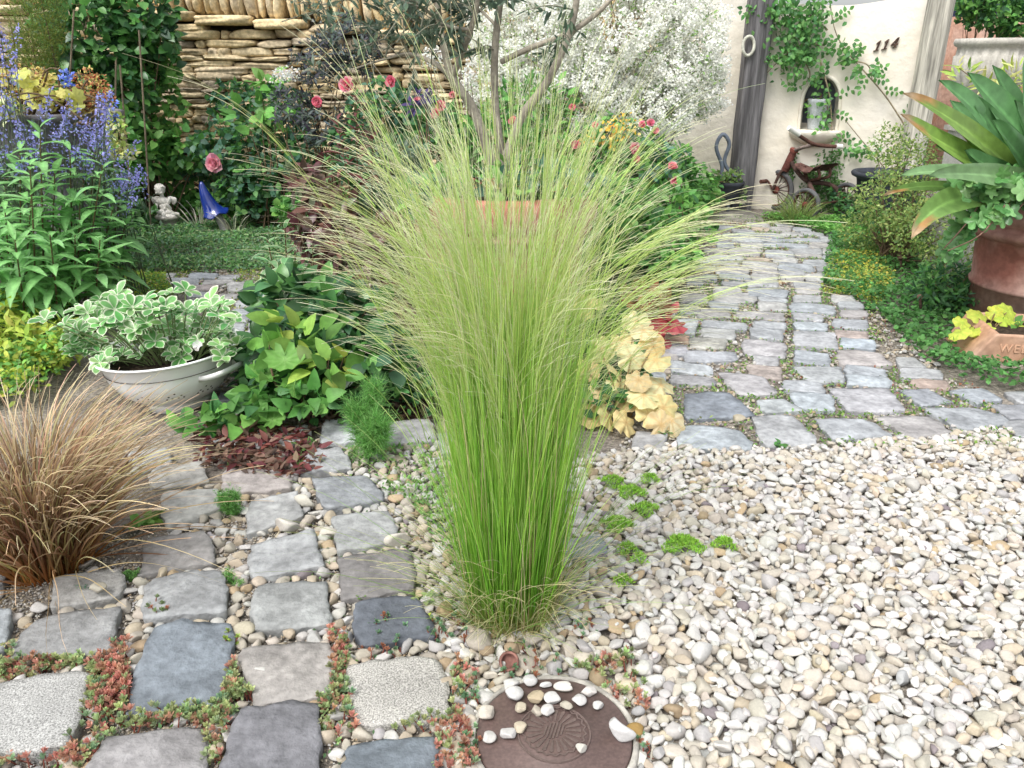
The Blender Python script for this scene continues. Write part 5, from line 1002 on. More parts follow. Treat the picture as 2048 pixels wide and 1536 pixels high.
# green joints of the two back paths
def jointgreen(poly, n, seed, cols, lab, L=(.008, .016), thr=-.05, nm='joint_moss', hz=.02, f=9):
    q = scatter(n, poly, seed); q = q[~on_stone(q, .004)]; r = rng(seed); q = q[noise2(q[:, 0], q[:, 1], seed, f) + r.normal(0, .12, len(q)) > thr]; n = len(q)
    P = np.column_stack([q, r.uniform(.004, hz, n)]); g = Geo(); leaves(g, P, r.normal(0, 1, (n, 3)) + A(0, 0, .5), r.normal(0, .5, (n, 3)) + A(0, 0, 1), r.uniform(*L, n), r.uniform(L[0] * .5, L[1] * .6, n), 'wide', vary(r, np.array(cols, float), n, .2), n=2)
    return tag(g.obj(nm, M_leaf), lab, 'moss', kind='stuff')
prg = gp((1380,905),(2080,905),(1960,780),(1720,600),(1760,500),(1560,435),(1400,440),(1340,560),(1300,720))
jointgreen(prg, 30000, 1001, ((.16, .32, .07), (.24, .38, .08), (.13, .26, .07)), 'green moss and tiny weeds in the joints of the path to the tricycle', thr=-.12)
jointgreen(prg, 7000, 1002, ((.32, .13, .09), (.20, .24, .08)), 'reddish stonecrop specks in the joints of the path to the tricycle', thr=.2, f=6)
jointgreen(gp((240,540),(580,545),(660,720),(560,830),(470,760),(420,620)), 9000, 1003, ((.36, .42, .08), (.18, .32, .07)), 'yellow green moss in the joints of the back path behind the colander', thr=-.08)
jointgreen(jr, 5200, 1004, ((.16, .30, .08), (.12, .24, .10)), 'small green seedlings in the joints of the near left cobbles', thr=.22, L=(.005, .011))
jointgreen(gp((560,860),(900,860),(930,1000),(960,1180),(900,1150),(820,1010),(600,960)), 3800, 1005, ((.20, .36, .10), (.14, .30, .08)), 'light green weeds among the pebbles left of the feather grass', thr=.0, L=(.008, .018), nm='small_weeds', hz=.035)
# ================================================================ PLANTS
def E(px, py, Y, rx, rz, ry):
    c = At(px, py, Y); return (c, S(rx, c), ry, S(rz, c))
def cloud(n, ells, r, shell=.45):
    vol = np.array([e[1] * e[3] * (e[2] + .05) for e in ells]) ** .8; k = r.choice(len(ells), n, p=vol / vol.sum())
    v = nrm(r.normal(size=(n, 3))); q = r.uniform(shell ** 3, 1, n) ** (1 / 3)
    q = q * (1 + .16 * np.sin(v[:, 0] * 5 + k) * np.sin(v[:, 2] * 6 + k * 2))
    c = np.array([e[0] for e in ells])[k]; rd = np.array([[e[1], e[2], e[3]] for e in ells])[k]
    P = c + v * q[:, None] * rd; P[:, 2] = np.abs(P[:, 2]) * .98 + .005; return P, v
def bush(nm, lab, cat, ells, n, L, prof='ovate', cols=((.08, .2, .045),), wf=.55, seed=0, stems=14, group=None, droop=.2, whorl=1, tip=None, edge=None, fine=False, nseg=3, m=None, curl=.4, rib=None, up=.4, base=None, shell=.45, stemcol=(.14, .10, .06), parent=None, fold=.2, serr=0.):
    r = rng(seed); c0 = np.mean([e[0] for e in ells], 0)
    if base is None: base = A(c0[0], c0[1], 0)
    if parent is None: rt = root(nm, (base[0], base[1], 0), lab, cat, group)
    else: rt = parent
    nn_ = n // whorl; P, v = cloud(nn_, ells, r, shell)
    D = v * A(.8, .8, .4) + r.normal(0, .55, (nn_, 3)) + A(0, -.25, up - droop)
    if whorl > 1:
        ax = nrm(D + A(0, 0, .6)); P = np.repeat(P, whorl, 0); k = np.tile(np.arange(whorl), nn_); axr = np.repeat(ax, whorl, 0); a1 = nrm(np.cross(axr, A(.3, .9, .1))); a2 = np.cross(axr, a1); an = k * 6.283 / whorl + np.repeat(r.uniform(0, 6.28, nn_), whorl) + r.normal(0, .25, len(P))
        el = r.uniform(.15, .8, len(P)); D = (a1 * np.cos(an)[:, None] + a2 * np.sin(an)[:, None]) * np.cos(el)[:, None] + axr * np.sin(el)[:, None]; Nn = axr
    else: Nn = nrm(v * .6 + A(0, -.5, .8) + r.normal(0, .5, (nn_, 3)))
    k = len(P); Ls = r.uniform(L[0], L[1], k); g = Geo()
    leaves(g, P, D, Nn, Ls, Ls * wf * r.uniform(.85, 1.15, k), prof, vary(r, np.array(cols, float), k, .16), tip=tip, edge=edge, fine=fine, n=nseg, curl=r.normal(curl, .25, k), rib=rib, fold=fold, serr=serr)
    g.obj('foliage', m or M_leaf, rt)
    if stems:
        g = Geo()
        for i in range(stems):
            t = P[r.integers(0, k)]; b_ = A(base[0] + r.normal(0, .05), base[1] + r.normal(0, .04), base[2] if len(base) > 2 and base[2] > .05 else 0); mid = b_ * .45 + t * .55 + A(r.normal(0, .03), r.normal(0, .03), .08 * (t[2]))
            tube(g, [b_, mid, t], [.006, .004, .0015], stemcol, 5, 4)
        g.obj('stems', M_bark, rt)
    return rt, P
def flower(rt, p, rad, col, seed, nm='flower', layers=6, nrmv=(0, -1, .35)):
    r = rng(seed); g = Geo(); ax = nrm(A(*nrmv) + r.normal(0, .25, 3)); a1 = nrm(np.cross(ax, A(.2, .1, 1))); a2 = np.cross(ax, a1); col = np.array(col, float)
    for l in range(layers):
        k = 5 + (l < layers - 1) * 2; an = np.arange(k) * 6.283 / k + l * .6 + r.normal(0, .12, k); el = .12 + .24 * l + r.normal(0, .08, k)
        D = (a1 * np.cos(an)[:, None] + a2 * np.sin(an)[:, None]) * np.cos(el)[:, None] + ax * np.sin(el)[:, None]; f = 1 - l * .13
        leaves(g, np.tile(p, (k, 1)) + D * rad * .06, D, np.tile(ax, (k, 1)), rad * f * r.uniform(.85, 1.1, k), rad * 1.0 * f, 'petal', vary(r, col, k, .12), curl=-.5 + r.normal(0, .35, k), fold=.45, n=4)
    g.obj(nm, M_petal, rt)
# ---- low ground covers (uncountable)
def cover(poly, n, lab, seed, cols, L=(.012, .022), h=.04, prof='round', wf=.9, nm='ground_cover', cat='ground cover', thr=-9., f=5, hv=.5, m=None, flat=1.):
    q = scatter(n, poly, seed); r = rng(seed); tq = (q - T0) @ np.stack([ex, ey], 1); ok = (noise2(q[:, 0], q[:, 1], seed, f) > thr) & ~((tq[:, 0] > -.01) & (tq[:, 0] < .75) & (tq[:, 1] > -.07) & (tq[:, 1] < .30)); q = q[ok]; n = len(q); hh = h * (1 + hv * noise2(q[:, 0], q[:, 1], seed + 1, 9) * 2) * r.uniform(.15, 1, n) ** .6
    P = np.column_stack([q, np.clip(hh, .003, None)]); g = Geo(); Ls = r.uniform(*L, n)
    leaves(g, P, r.normal(0, 1, (n, 3)) * A(1, 1, .5) + A(0, 0, .2), r.normal(0, .4, (n, 3)) * flat + A(0, -.15, 1), Ls, Ls * wf, prof, vary(r, np.array(cols, float), n, .2), n=3, curl=.3)
    return tag(g.obj(nm, m or M_leaf), lab, cat, kind='stuff')
GRN = ((.09, .25, .055), (.13, .31, .075), (.07, .20, .06)); FRS = ((.17, .39, .08), (.22, .46, .11), (.12, .31, .07)); DRK = ((.045, .13, .045), (.065, .17, .055), (.045, .12, .055)); BLU = ((.09, .21, .13), (.13, .26, .17), (.07, .17, .11)); LIM = ((.38, .50, .06), (.46, .52, .09), (.30, .44, .07))
cover(gp((1660,480),(1760,455),(1950,520),(2300,560),(2500,760),(2048,800),(1920,770),(1860,735),(1800,700),(1770,640),(1690,600),(1640,580)), 15000, 'clover like green ground cover at the right edge of the path', 1101, ((.10, .27, .07), (.13, .32, .09), (.08, .21, .06)), (.013, .024), .05)
cover(gp((1640,590),(1660,520),(1690,480),(1770,470),(1760,520),(1790,570),(1760,620),(1710,600)), 5200, 'golden yellow stonecrop spilling onto the path edge', 1102, ((.62, .54, .09), (.44, .48, .10), (.26, .40, .08), (.18, .36, .08)), (.010, .018), .035, 'obovate', .6, 'golden_stonecrop')
cover(gp((1520,440),(1600,436),(1720,450),(1760,480),(1690,485),(1610,462),(1550,450)), 5200, 'green weeds at the foot of the tricycle', 1103, FRS, (.012, .026), .05, 'wide', .6)
cover(gp((240,555),(180,520),(230,450),(640,450),(660,520),(520,545),(400,548)), 22000, 'low thyme and lavender carpet in front of the cherub', 1104, ((.13, .31, .09), (.19, .33, .19), (.10, .25, .08), (.26, .38, .16)), (.014, .030), .045, 'lance', .42, 'thyme_carpet', hv=.8)
cover(gp((200,520),(280,450),(700,440),(700,400),(100,400),(-100,440),(-100,520)), 9000, 'heart leaved ivy around the cherub and the blue mushroom', 1105, FRS + GRN, (.02, .036), .06, 'heart', .95, 'ivy_carpet')
cover(gp((170,640),(210,560),(330,560),(350,600),(300,650)), 6500, 'yellow flowering thyme beside the colander', 1106, LIM + FRS, (.008, .016), .07, 'wide', .6, 'golden_thyme')
cover(gp((-200,820),(-200,640),(60,600),(170,640),(150,760),(60,830)), 9000, 'golden leaved creeping plant behind the bronze sedge', 1107, LIM + FRS, (.016, .03), .10, 'ovate', .55, 'golden_groundcover')
cover(gp((500,880),(470,780),(560,640),(700,520),(900,470),(1200,470),(1400,540),(1350,600),(1300,700),(1290,860),(1100,880),(900,850)), 15000, 'mixed low greenery covering the middle bed', 1108, GRN + DRK, (.02, .045), .10, 'wide', .75, 'bed_greenery', f=3, thr=-.45)
cover(gp((640,470),(1180,440),(1440,440),(1400,520),(1200,520),(700,500)), 6500, 'fresh green foliage behind the terracotta pot', 1109, FRS + GRN, (.03, .055), .26, 'ovate', .6, 'bed_greenery')
cover(gp((-600,620),(-500,470),(-100,440),(240,455),(200,560),(60,640)), 9000, 'mid and dark green foliage below the dark stone planter', 1110, GRN + DRK, (.03, .06), .22, 'ovate', .5, 'bed_greenery')
cover(gp((400,890),(430,860),(560,862),(640,900),(650,960),(560,975),(430,950),(400,930)), 700, 'burgundy and brown leaf litter over the middle cobbles', 1111, ((.16, .045, .05), (.22, .08, .06), (.12, .07, .05), (.25, .17, .12)), (.018, .045), .035, 'lance', .42, 'leaf_litter', flat=.7)
cover(gp((600,880),(640,790),(860,800),(860,850),(720,840)), 900, 'brown mulch under the middle bed', 1112, ((.13, .08, .055), (.2, .13, .09), (.08, .055, .04)), (.012, .04), .018, 'lance', .3, 'bark_mulch')
cover(gp((2050,560),(2050,440),(1700,420),(1640,430),(1720,480),(1900,540)), 5000, 'dark green foliage filling the bed before the black pot', 1113, DRK + GRN, (.02, .045), .16, 'ovate', .5, 'bed_greenery')
cover(gp((1240,440),(1420,445),(1440,425),(1400,405),(1240,400)), 3500, 'green foliage along the plastered wall foot', 1114, FRS, (.03, .05), .14, 'ovate', .6, 'bed_greenery')
# ---- far left: tall leafy perennials
def leafy(bases, lab, seed, L=(.12, .18), nl=30, wf=.27, col=FRS, serr=.05, nm='leafy_perennial', stemcol=(.16, .12, .06), tip=None, group=None, edge=None, fine=False, prof='lance', start=.22, rad=.0045):
    r = rng(seed); gl = Geo(); gs = Geo(); c = np.mean([b[0] for b in bases], 0); rt = root(nm, (c[0], c[1], 0), lab, 'plant', group)
    for b, t in bases:
        tube(gs, [b, b * .6 + t * .4 + A(*r.normal(0, .01, 2), 0), t], [rad, rad * .8, rad * .45], stemcol, 6, 5)
        s_ = np.linspace(start, 1, nl); P = b + (t - b) * s_[:, None]; a = np.arange(nl) * 2.4 + r.uniform(0, 6); el = -.05 + .75 * s_ ** 3 + r.normal(0, .15, nl)
        D = np.column_stack([np.cos(a) * np.cos(el), np.sin(a) * np.cos(el), np.sin(el)]); Ls = r.uniform(*L, nl) * (1 - .45 * s_ ** 5) * np.clip(s_ * 2.2, .5, 1)
        leaves(gl, P, D, np.tile(A(0, 0, 1), (nl, 1)) + D * -.2, Ls, Ls * wf, prof, vary(r, np.array(col, float), nl, .12), curl=r.normal(.75, .25, nl), fold=.35, n=12 if serr else 6, serr=serr, rib=None if fine else tuple(np.array(col[0]) * 1.5), edge=edge, ew=.72, fine=fine, tip=tip)
    gl.obj('leaves', M_leaf, rt); gs.obj('stems', M_leaf, rt); return rt
def bt(bx, by, tx, ty, dY=0.): b = G(bx, by); return (b, At(tx, ty, b[1] + dY))
PL = ((.22, .44, .16), (.28, .50, .23), (.18, .38, .13))
leafy([bt(20, 660, 10, 420), bt(-40, 640, -30, 330), bt(50, 640, 40, 300), bt(10, 620, -5, 380, .05), bt(60, 700, 30, 480, 0), bt(0, 690, -20, 450, 0), bt(-80, 690, -70, 400, 0)], 'pale green toothed leafy stems at the extreme left edge', 1201, col=PL)
leafy([bt(90, 655, 80, 255), bt(70, 660, 62, 400), bt(120, 650, 110, 330), bt(100, 630, 125, 400), bt(110, 690, 100, 470), bt(60, 680, 60, 330), bt(140, 640, 140, 300)], 'tallest pale green toothed leafy stems under the blue flowers', 1202, col=PL)
leafy([bt(170, 650, 205, 330), bt(150, 650, 160, 400), bt(180, 640, 225, 420), bt(200, 630, 255, 440), bt(140, 670, 150, 470), bt(190, 670, 200, 480), bt(210, 620, 240, 380), bt(170, 620, 190, 300)], 'pale green toothed leafy stems nearest to the colander', 1203, col=PL)
# golden shrub low left
bush('golden_shrub', 'bright yellow green leafy shrub behind the bronze sedge', 'shrub', [E(60, 700, 2.45, 90, 70, .16), E(-40, 660, 2.6, 90, 90, .18)], 1500, (.03, .05), 'lance', LIM, .34, 1204, stems=12, whorl=4)
# catmint
r = rng(1210); b0 = G(60, 540); rt = root('catmint', tuple(b0), 'violet blue catmint spikes in front of the dark stone planter', 'flowering plant'); gs = Geo(); gf = Geo(); gl = Geo()
tops = [(r.uniform(-60, 230), r.uniform(175, 330)) for _ in range(78)] + [(r.normal(252, 22), r.normal(345, 26)) for _ in range(22)] + [(r.normal(190, 14), r.normal(285, 18)) for _ in range(8)] + [(r.uniform(-20, 40), r.uniform(20, 200)) for _ in range(14)]
for i, (tx, ty) in enumerate(tops):
    Yt = r.uniform(2.95, 3.4); t = At(tx, ty, Yt); b = A(t[0] * .75 + b0[0] * .25 + r.normal(0, .08), 3.3 + r.normal(0, .1), 0); mid = b * .35 + t * .65 + A(-.03, 0, .05); tube(gs, [b, mid, t], [.0022, .0018, .001], (.16, .2, .13), 4, 4)
    m_ = 26; s_ = r.uniform(0, 1, m_); ax = nrm(t - mid); L_ = r.uniform(.06, .13); P = t - ax * (s_ * L_)[:, None] + r.normal(0, .009, (m_, 3)) * (.4 + s_[:, None]); D = r.normal(0, 1, (m_, 3)) + A(0, -.3, .2)
    leaves(gf, P, D, r.normal(0, 1, (m_, 3)), r.uniform(.008, .014, m_), .008, 'petal', vary(r, ((.34, .36, .78), (.42, .42, .80), (.26, .27, .62)), m_, .12), n=2)
    m_ = 8; P = b + (t - b) * r.uniform(.3, .85, (m_, 1)) + r.normal(0, .012, (m_, 3)); leaves(gl, P, r.normal(0, 1, (m_, 3)), r.normal(0, .5, (m_, 3)) + A(0, 0, 1), r.uniform(.018, .032, m_), .013, 'ovate', vary(r, ((.16, .24, .15),), m_), n=2)
tag(gf.obj('florets', M_petal, rt), kind='stuff'); gs.obj('stems', M_leaf, rt); gl.obj('leaves', M_leaf, rt)
# planting in the dark stone bowl
c = At(130, 215, 3.6)
rt = root('coral_bells', tuple(c), 'lime yellow coral bells in the dark stone planter', 'plant'); r = rng(1220); g = Geo(); k = 46; tt = r.random(k); ps = np.array([At(40 + 130 * a + r.normal(0, 22), 145 + 85 * a + r.normal(0, 12), r.uniform(3.42, 3.75)) for a in tt])
discs(g, ps, nrm(r.normal(0, .4, (k, 3)) + A(.1, -.5, .9)), r.uniform(.026, .042, k), 7, col=vary(r, ((.66, .60, .16), (.55, .56, .18)), k, .08), seed=1221); g.obj('leaves', M_leaf, rt)
bush('red_yellow_shrub', 'small red leaved shrub with yellow tips right of the coral bells', 'shrub', [E(185, 180, 3.62, 34, 48, .10), E(165, 205, 3.6, 30, 26, .08)], 900, (.012, .022), 'obovate', ((.42, .07, .05), (.50, .10, .06), (.60, .50, .14)), .5, 1222, base=A(c[0], c[1], c[2] - .03), tip=((.62, .52, .2), .55))
bush('red_yellow_shrub', 'red and gold leaved shrub left of the coral bells', 'shrub', [E(70, 160, 3.62, 34, 36, .10), E(20, 160, 3.6, 40, 30, .10)], 900, (.012, .022), 'obovate', ((.45, .12, .06), (.58, .42, .12), (.50, .46, .14)), .5, 1223, base=A(c[0] - .2, c[1], c[2] - .03), tip=((.62, .55, .2), .5))
bush('variegated_ivy', 'cream and lime ivy trailing over the dark stone planter rim', 'ivy', [E(232, 250, 3.42, 16, 34, .04), E(225, 290, 3.42, 30, 12, .05), E(245, 305, 3.4, 30, 10, .05), E(10, 210, 3.35, 25, 30, .05)], 300, (.018, .030), 'heart', ((.62, .64, .22), (.70, .70, .42), (.35, .48, .12)), .9, 1224, stems=5, base=A(c[0] + .1, c[1] - .1, c[2] - .06))
bush('blue_lobelia', 'clear blue flower sprig at the right rim of the stone planter', 'flowering plant', [E(218, 203, 3.45, 16, 10, .03), E(130, 150, 3.5, 14, 18, .03), E(232, 232, 3.45, 8, 14, .02)], 150, (.010, .016), 'petal', ((.16, .24, .75), (.24, .34, .85)), .7, 1225, stems=6, base=A(c[0], c[1], c[2] - .03), m=M_petal)
# conifer and wall climbers on the left
bush('dwarf_conifer', 'yellow green upright dwarf conifer in the top left corner', 'conifer', [E(65, 40, 4.2, 42, 110, .16), E(60, 110, 4.15, 36, 60, .14), E(90, 10, 4.3, 30, 90, .14)], 9500, (.012, .028), 'lance', ((.16, .24, .04), (.12, .20, .04), (.24, .26, .05)), .16, 1230, up=1.0, stems=8, nseg=2)
bush('wall_climber', 'dark round leaved climber filling the top left of the stone wall', 'climber', [E(170, 60, 5.0, 90, 110, .20), E(280, 30, 5.1, 70, 70, .16), E(230, 170, 5.0, 70, 90, .18), E(320, 90, 5.25, 36, 60, .10), E(140, 200, 4.9, 60, 80, .2)], 2300, (.05, .085), 'ovate', DRK + GRN + GRN, .68, 1231, stems=30, m=M_leafgloss, base=A(-2.4, 5.1, 0))
bush('ivy', 'heart leaved green vine hanging down the left side of the bare wall', 'climber', [E(330, 200, 5.2, 36, 90, .08), E(310, 300, 5.1, 50, 60, .12), E(365, 300, 5.1, 40, 40, .10), E(250, 300, 4.9, 60, 90, .16), E(300, 130, 5.25, 30, 50, .08)], 1050, (.045, .075), 'heart', FRS + GRN, .85, 1232, stems=18, base=A(-2.2, 5.1, 0))
bush('shade_shrub', 'dark shrub behind the cherub at the foot of the wall', 'shrub', [E(200, 420, 4.6, 90, 90, .22), E(110, 350, 4.5, 90, 110, .22), E(290, 380, 5.25, 50, 60, .12), E(20, 330, 4.5, 90, 110, .2)], 2600, (.045, .08), 'ovate', DRK + GRN + DRK, .5, 1233, stems=20, m=M_leafgloss)
rt, _ = bush('climbing_rose', 'blue green leaved rose with a pink bloom against the stone wall', 'rose', [E(470, 300, 5.0, 90, 60, .18), E(560, 230, 5.1, 70, 70, .14), E(400, 360, 5.3, 70, 50, .12), E(520, 370, 4.9, 90, 60, .18), E(470, 200, 5.2, 60, 40, .08), E(600, 330, 4.9, 60, 60, .16)], 2900, (.035, .055), 'ovate', BLU + DRK + GRN, .68, 1234, stems=30, whorl=3)
flower(rt, At(431, 326, 4.78), .058, ((.85, .36, .44), (.88, .48, .54)), 1235, 'bloom')
bush('heart_leaf_vine', 'bright heart shaped leaves in front of the rose by the wall', 'vine', [E(500, 215, 4.85, 50, 34, .05), E(490, 250, 4.85, 40, 20, .05), E(540, 160, 4.9, 30, 30, .05), E(560, 210, 4.8, 40, 30, .06)], 46, (.07, .10), 'heart', FRS, .82, 1236, stems=6)
bush('clover_clump', 'dense small leaved greenery under the rose beside the blue mushroom', 'plant', [E(340, 400, 5.2, 60, 30, .08), E(480, 410, 5.1, 90, 34, .10), E(620, 420, 4.7, 70, 40, .14)], 1800, (.03, .05), 'round', GRN + FRS, .9, 1237, stems=8)
# elder with dark lace leaves and the white flower head
rt, _ = bush('black_elder', 'dark lacy leaved shrub with one white flower head', 'shrub', [E(590, 210, 4.5, 50, 40, .12), E(640, 120, 4.5, 60, 50, .14), E(700, 80, 4.5, 70, 60, .14), E(650, 250, 4.4, 60, 40, .12)], 1900, (.03, .05), 'lance', ((.055, .055, .07), (.07, .10, .07), (.10, .13, .13)), .3, 1238, whorl=5, stems=20)
r = rng(1239); g = Geo(); p = At(570, 148, 4.35); P = p + r.normal(0, 1, (190, 3)) * A(.036, .03, .016); leaves(g, P, r.normal(0, 1, (190, 3)), r.normal(0, 1, (190, 3)), .013, .011, 'petal', vary(r, ((.80, .80, .76),), 190, .05), n=2); tag(g.obj('flower_head', M_petal, rt), kind='stuff')
# ================================================================ MIDDLE BED
BUR = ((.13, .05, .05), (.17, .08, .06), (.10, .06, .045), (.20, .14, .10))
bush('burgundy_shrub', 'burgundy brown leaved shrub left of the feather grass', 'shrub', [E(660, 460, 3.0, 70, 70, .14), E(720, 560, 2.8, 80, 90, .16), E(780, 640, 2.7, 60, 70, .14), E(620, 370, 3.1, 40, 45, .08), E(800, 480, 2.9, 60, 60, .1)], 1250, (.055, .095), 'lance', BUR + ((.10, .13, .06),), .38, 1240, stems=26, whorl=3, m=M_leafgloss)
rt = leafy([bt(735, 640, 712, 190, .1), bt(745, 640, 745, 250), bt(725, 650, 675, 240, .1)], 'tall stem with a glossy burgundy leaf crown above the shrub', 1241, L=(.06, .11), nl=22, wf=.34, col=((.16, .05, .05), (.11, .07, .045)), serr=0, nm='burgundy_loosestrife', start=.72)
leafy([bt(640, 560, 612, 330, .1), bt(650, 570, 640, 380)], 'shorter burgundy leafed stem with an upright red tip', 1242, L=(.06, .09), nl=18, wf=.34, col=((.17, .05, .06), (.13, .07, .05)), serr=0, nm='burgundy_loosestrife', start=.4)
leafy([bt(575, 700, 570, 450, -.02), bt(600, 680, 590, 500), bt(560, 690, 535, 480), bt(620, 700, 625, 490), bt(590, 720, 600, 560)], 'cream edged phlox stems left of the burgundy shrub', 1243, L=(.06, .10), nl=30, wf=.34, col=((.18, .36, .16), (.26, .42, .22)), serr=0, nm='variegated_phlox', start=.2, edge=(.70, .72, .48), fine=True)
leafy([bt(668, 560, 655, 340, .1), bt(680, 560, 690, 380)], 'cream edged phlox stems beside the upright burgundy tip', 1244, L=(.07, .10), nl=22, wf=.32, col=((.15, .30, .10), (.22, .36, .12)), serr=0, nm='variegated_phlox', start=.4, edge=(.68, .72, .42), fine=True)
bush('broadleaf_bed_plant', 'glossy dark broad leaved plant below the phlox', 'plant', [E(600, 600, 2.45, 90, 50, .16), E(680, 640, 2.35, 90, 60, .16), E(560, 700, 2.2, 70, 40, .12), E(640, 740, 2.15, 70, 40, .10), E(760, 720, 2.15, 60, 50, .12)], 820, (.05, .08), 'ovate', GRN + DRK + DRK, .62, 1245, stems=22, m=M_leafgloss, nseg=5, fine=True)
bush('lime_hosta', 'lime splashed leaves in the front of the middle bed', 'plant', [E(600, 690, 2.12, 70, 30, .08), E(660, 740, 2.02, 50, 28, .06), E(585, 650, 2.2, 60, 24, .06)], 60, (.06, .085), 'ovate', ((.36, .50, .09), (.22, .40, .08), (.16, .36, .07)), .62, 1246, stems=8, nseg=5, fine=True)
bush('broadleaf_bed_plant', 'fresh green heart leaved plant touching the colander foot', 'plant', [E(540, 780, 2.02, 60, 30, .06), E(480, 830, 1.95, 60, 24, .06), E(400, 850, 1.95, 50, 20, .05), E(620, 800, 1.95, 60, 24, .05)], 170, (.038, .060), 'heart', GRN + GRN + FRS, .78, 1247, stems=8, nseg=5, fine=True)
r = rng(1248); b = G(520, 800); rt = root('lady_mantle', tuple(b), 'pleated round leaf on a long stalk right of the colander', 'plant'); g = Geo(); gs = Geo()
for px, py, Y_, rd in ((570, 720, 2.02, .052), (530, 745, 2.04, .044), (590, 770, 2.0, .036), (545, 840, 1.93, .034)):
    p = At(px, py, Y_); discs(g, p[None], nrm(A(r.normal(0, .2), -.4, .9)), rd, 9, .16, .12, -.25, col=(.17, .38, .08), center=(.26, .48, .14), seed=px); tube(gs, [b, b * .5 + p * .5 + A(.01, 0, 0), p], .0022, (.22, .36, .12), 5, 4)
g.obj('leaves', M_leaf, rt); gs.obj('stalks', M_leaf, rt)
for lab, bx, by, tx, ty, L_, c_, d_ in (('big drooping pale green leaf over the back path', 560, 640, 505, 560, .085, (.16, .34, .12), (-.5, -.3, -.8)), ('dark pointed leaf hanging over the back path', 600, 640, 528, 572, .10, (.05, .13, .07), (-.8, -.3, -.8))):
    b, t = bt(bx, by, tx, ty); rt = root('hydrangea_shoot', tuple(b), lab, 'plant'); g = Geo(); leaves(g, [t], [A(*d_)], [A(-.3, -.8, .5)], L_, L_ * .6, 'ovate', c_, n=6, fine=True, curl=.5); g.obj('leaf', M_leaf, rt); g = Geo(); tube(g, [b, b * .4 + t * .6 + A(.03, 0, .05), t], .0025, (.15, .22, .08), 5, 4); g.obj('stem', M_leaf, rt)
# colander shrub
r = rng(1250); top = A(cc[0], cc[1], cz); rt = root('variegated_shrub', (cc[0], cc[1], cz), 'cream edged oval leaved shrub growing in the white colander', 'shrub'); g = Geo(); gs = Geo()
cs_ = [(90, 640), (160, 620), (200, 600), (235, 590), (290, 600), (345, 585), (372, 582), (420, 600), (445, 612), (470, 640), (475, 690), (440, 690), (395, 620), (350, 640), (300, 640), (250, 640), (205, 650), (160, 665), (330, 615), (265, 615), (410, 650), (365, 675), (310, 680), (255, 690), (200, 700), (150, 700), (420, 700), (385, 710), (455, 665), (225, 620), (180, 740), (230, 730), (340, 700), (130, 650), (390, 650), (430, 640), (270, 660), (320, 655)]
for i, (px, py) in enumerate(cs_ + [(r.uniform(150, 470), r.uniform(610, 735)) for _ in range(90)]):
    p = At(px, py, cc[1] + r.uniform(-.15, .17)); p[2] = max(p[2], cz + .01); k = r.integers(5, 8); an = np.arange(k) * 6.283 / k + r.uniform(0, 6); el = r.uniform(.1, .75, k); ax = nrm(A(r.normal(0, .3), -.3 + r.normal(0, .25), 1)); a1 = nrm(np.cross(ax, A(.1, 1, 0))); a2 = np.cross(ax, a1)
    D = (a1 * np.cos(an)[:, None] + a2 * np.sin(an)[:, None]) * np.cos(el)[:, None] + ax * np.sin(el)[:, None]; Ls = r.uniform(.028, .050, k)
    leaves(g, np.tile(p, (k, 1)), D, np.tile(ax, (k, 1)), Ls, Ls * .58, 'obovate', vary(r, ((.12, .33, .09), (.17, .40, .12), (.24, .46, .16)), k, .12), edge=(.86, .86, .70), ew=.60, fine=True, n=6, curl=.35, fold=.3)
    b = A(cc[0] + (p[0] - cc[0]) * .4, cc[1] + (p[1] - cc[1]) * .4, cz - .03); tube(gs, [b, b * .5 + p * .5 + A(0, 0, .01), p], .0018, (.25, .32, .14), 5, 4)
g.obj('leaves', M_leafgloss, rt); gs.obj('stems', M_leaf, rt)
flower(rt, At(397, 690, cc[1] - .14), .016, ((.85, .84, .80),), 1251, 'white_flower', 1, (0, -1, .3))
# ---- olive tree in the centre pot
r = rng(1260); pb = A(TP[0], TP[1], TH * .92); ot = root('olive_tree', (TP[0], TP[1], TH * .92), 'grey stemmed young olive tree growing out of the big terracotta pot', 'tree')
def OP(px, py, dY=0.): return At(px, py, TP[1] + dY)
lims = [([OP(990, 352), OP(972, 290), OP(945, 215), OP(905, 155), OP(885, 80, .03), OP(872, -10, .05), OP(850, -120, .05)], [.018, .017, .016, .0145, .011, .009, .006]),
 ([OP(905, 155), OP(930, 90, -.05), OP(950, 30, -.1), OP(960, -40, -.12), OP(985, -150, -.12)], [.011, .010, .008, .007, .005]),
 ([OP(1000, 352, .05), OP(1000, 300, .05), OP(990, 200, .05), OP(990, 100, .05), OP(1000, 0, .05), OP(1010, -140, .05)], [.018, .015, .013, .012, .011, .008]),
 ([OP(1000, 352, .0), OP(1040, 240, -.03), OP(1090, 170, -.05), OP(1130, 90, -.05), OP(1150, 20, -.05), OP(1160, -60, -.05), OP(1170, -150, -.05)], [.017, .0145, .0135, .012, .0105, .009, .006]),
 ([OP(1002, 124, .05), OP(1060, 96, .02), OP(1130, 70, -.02), OP(1190, 30, -.05), OP(1240, -20, -.08)], [.009, .009, .009, .008, .006]),
 ([OP(905, 155), OP(870, 128, .02), OP(820, 108, .05), OP(770, 118, .08), OP(700, 140, .1)], [.010, .008, .006, .004, .002]),
 ([OP(940, 60, -.08), OP(890, 50, -.12), OP(850, 20, -.15), OP(800, 0, -.18)], [.006, .005, .004, .002]),
 ([OP(1000, 60, .05), OP(960, 20, .12), OP(900, -20, .15)], [.006, .004, .002])]
g = Geo()
for p_, rd in lims: tube(g, p_, rd, (.31, .28, .225), 12, 6)
g.obj('trunk', M_bark, ot)
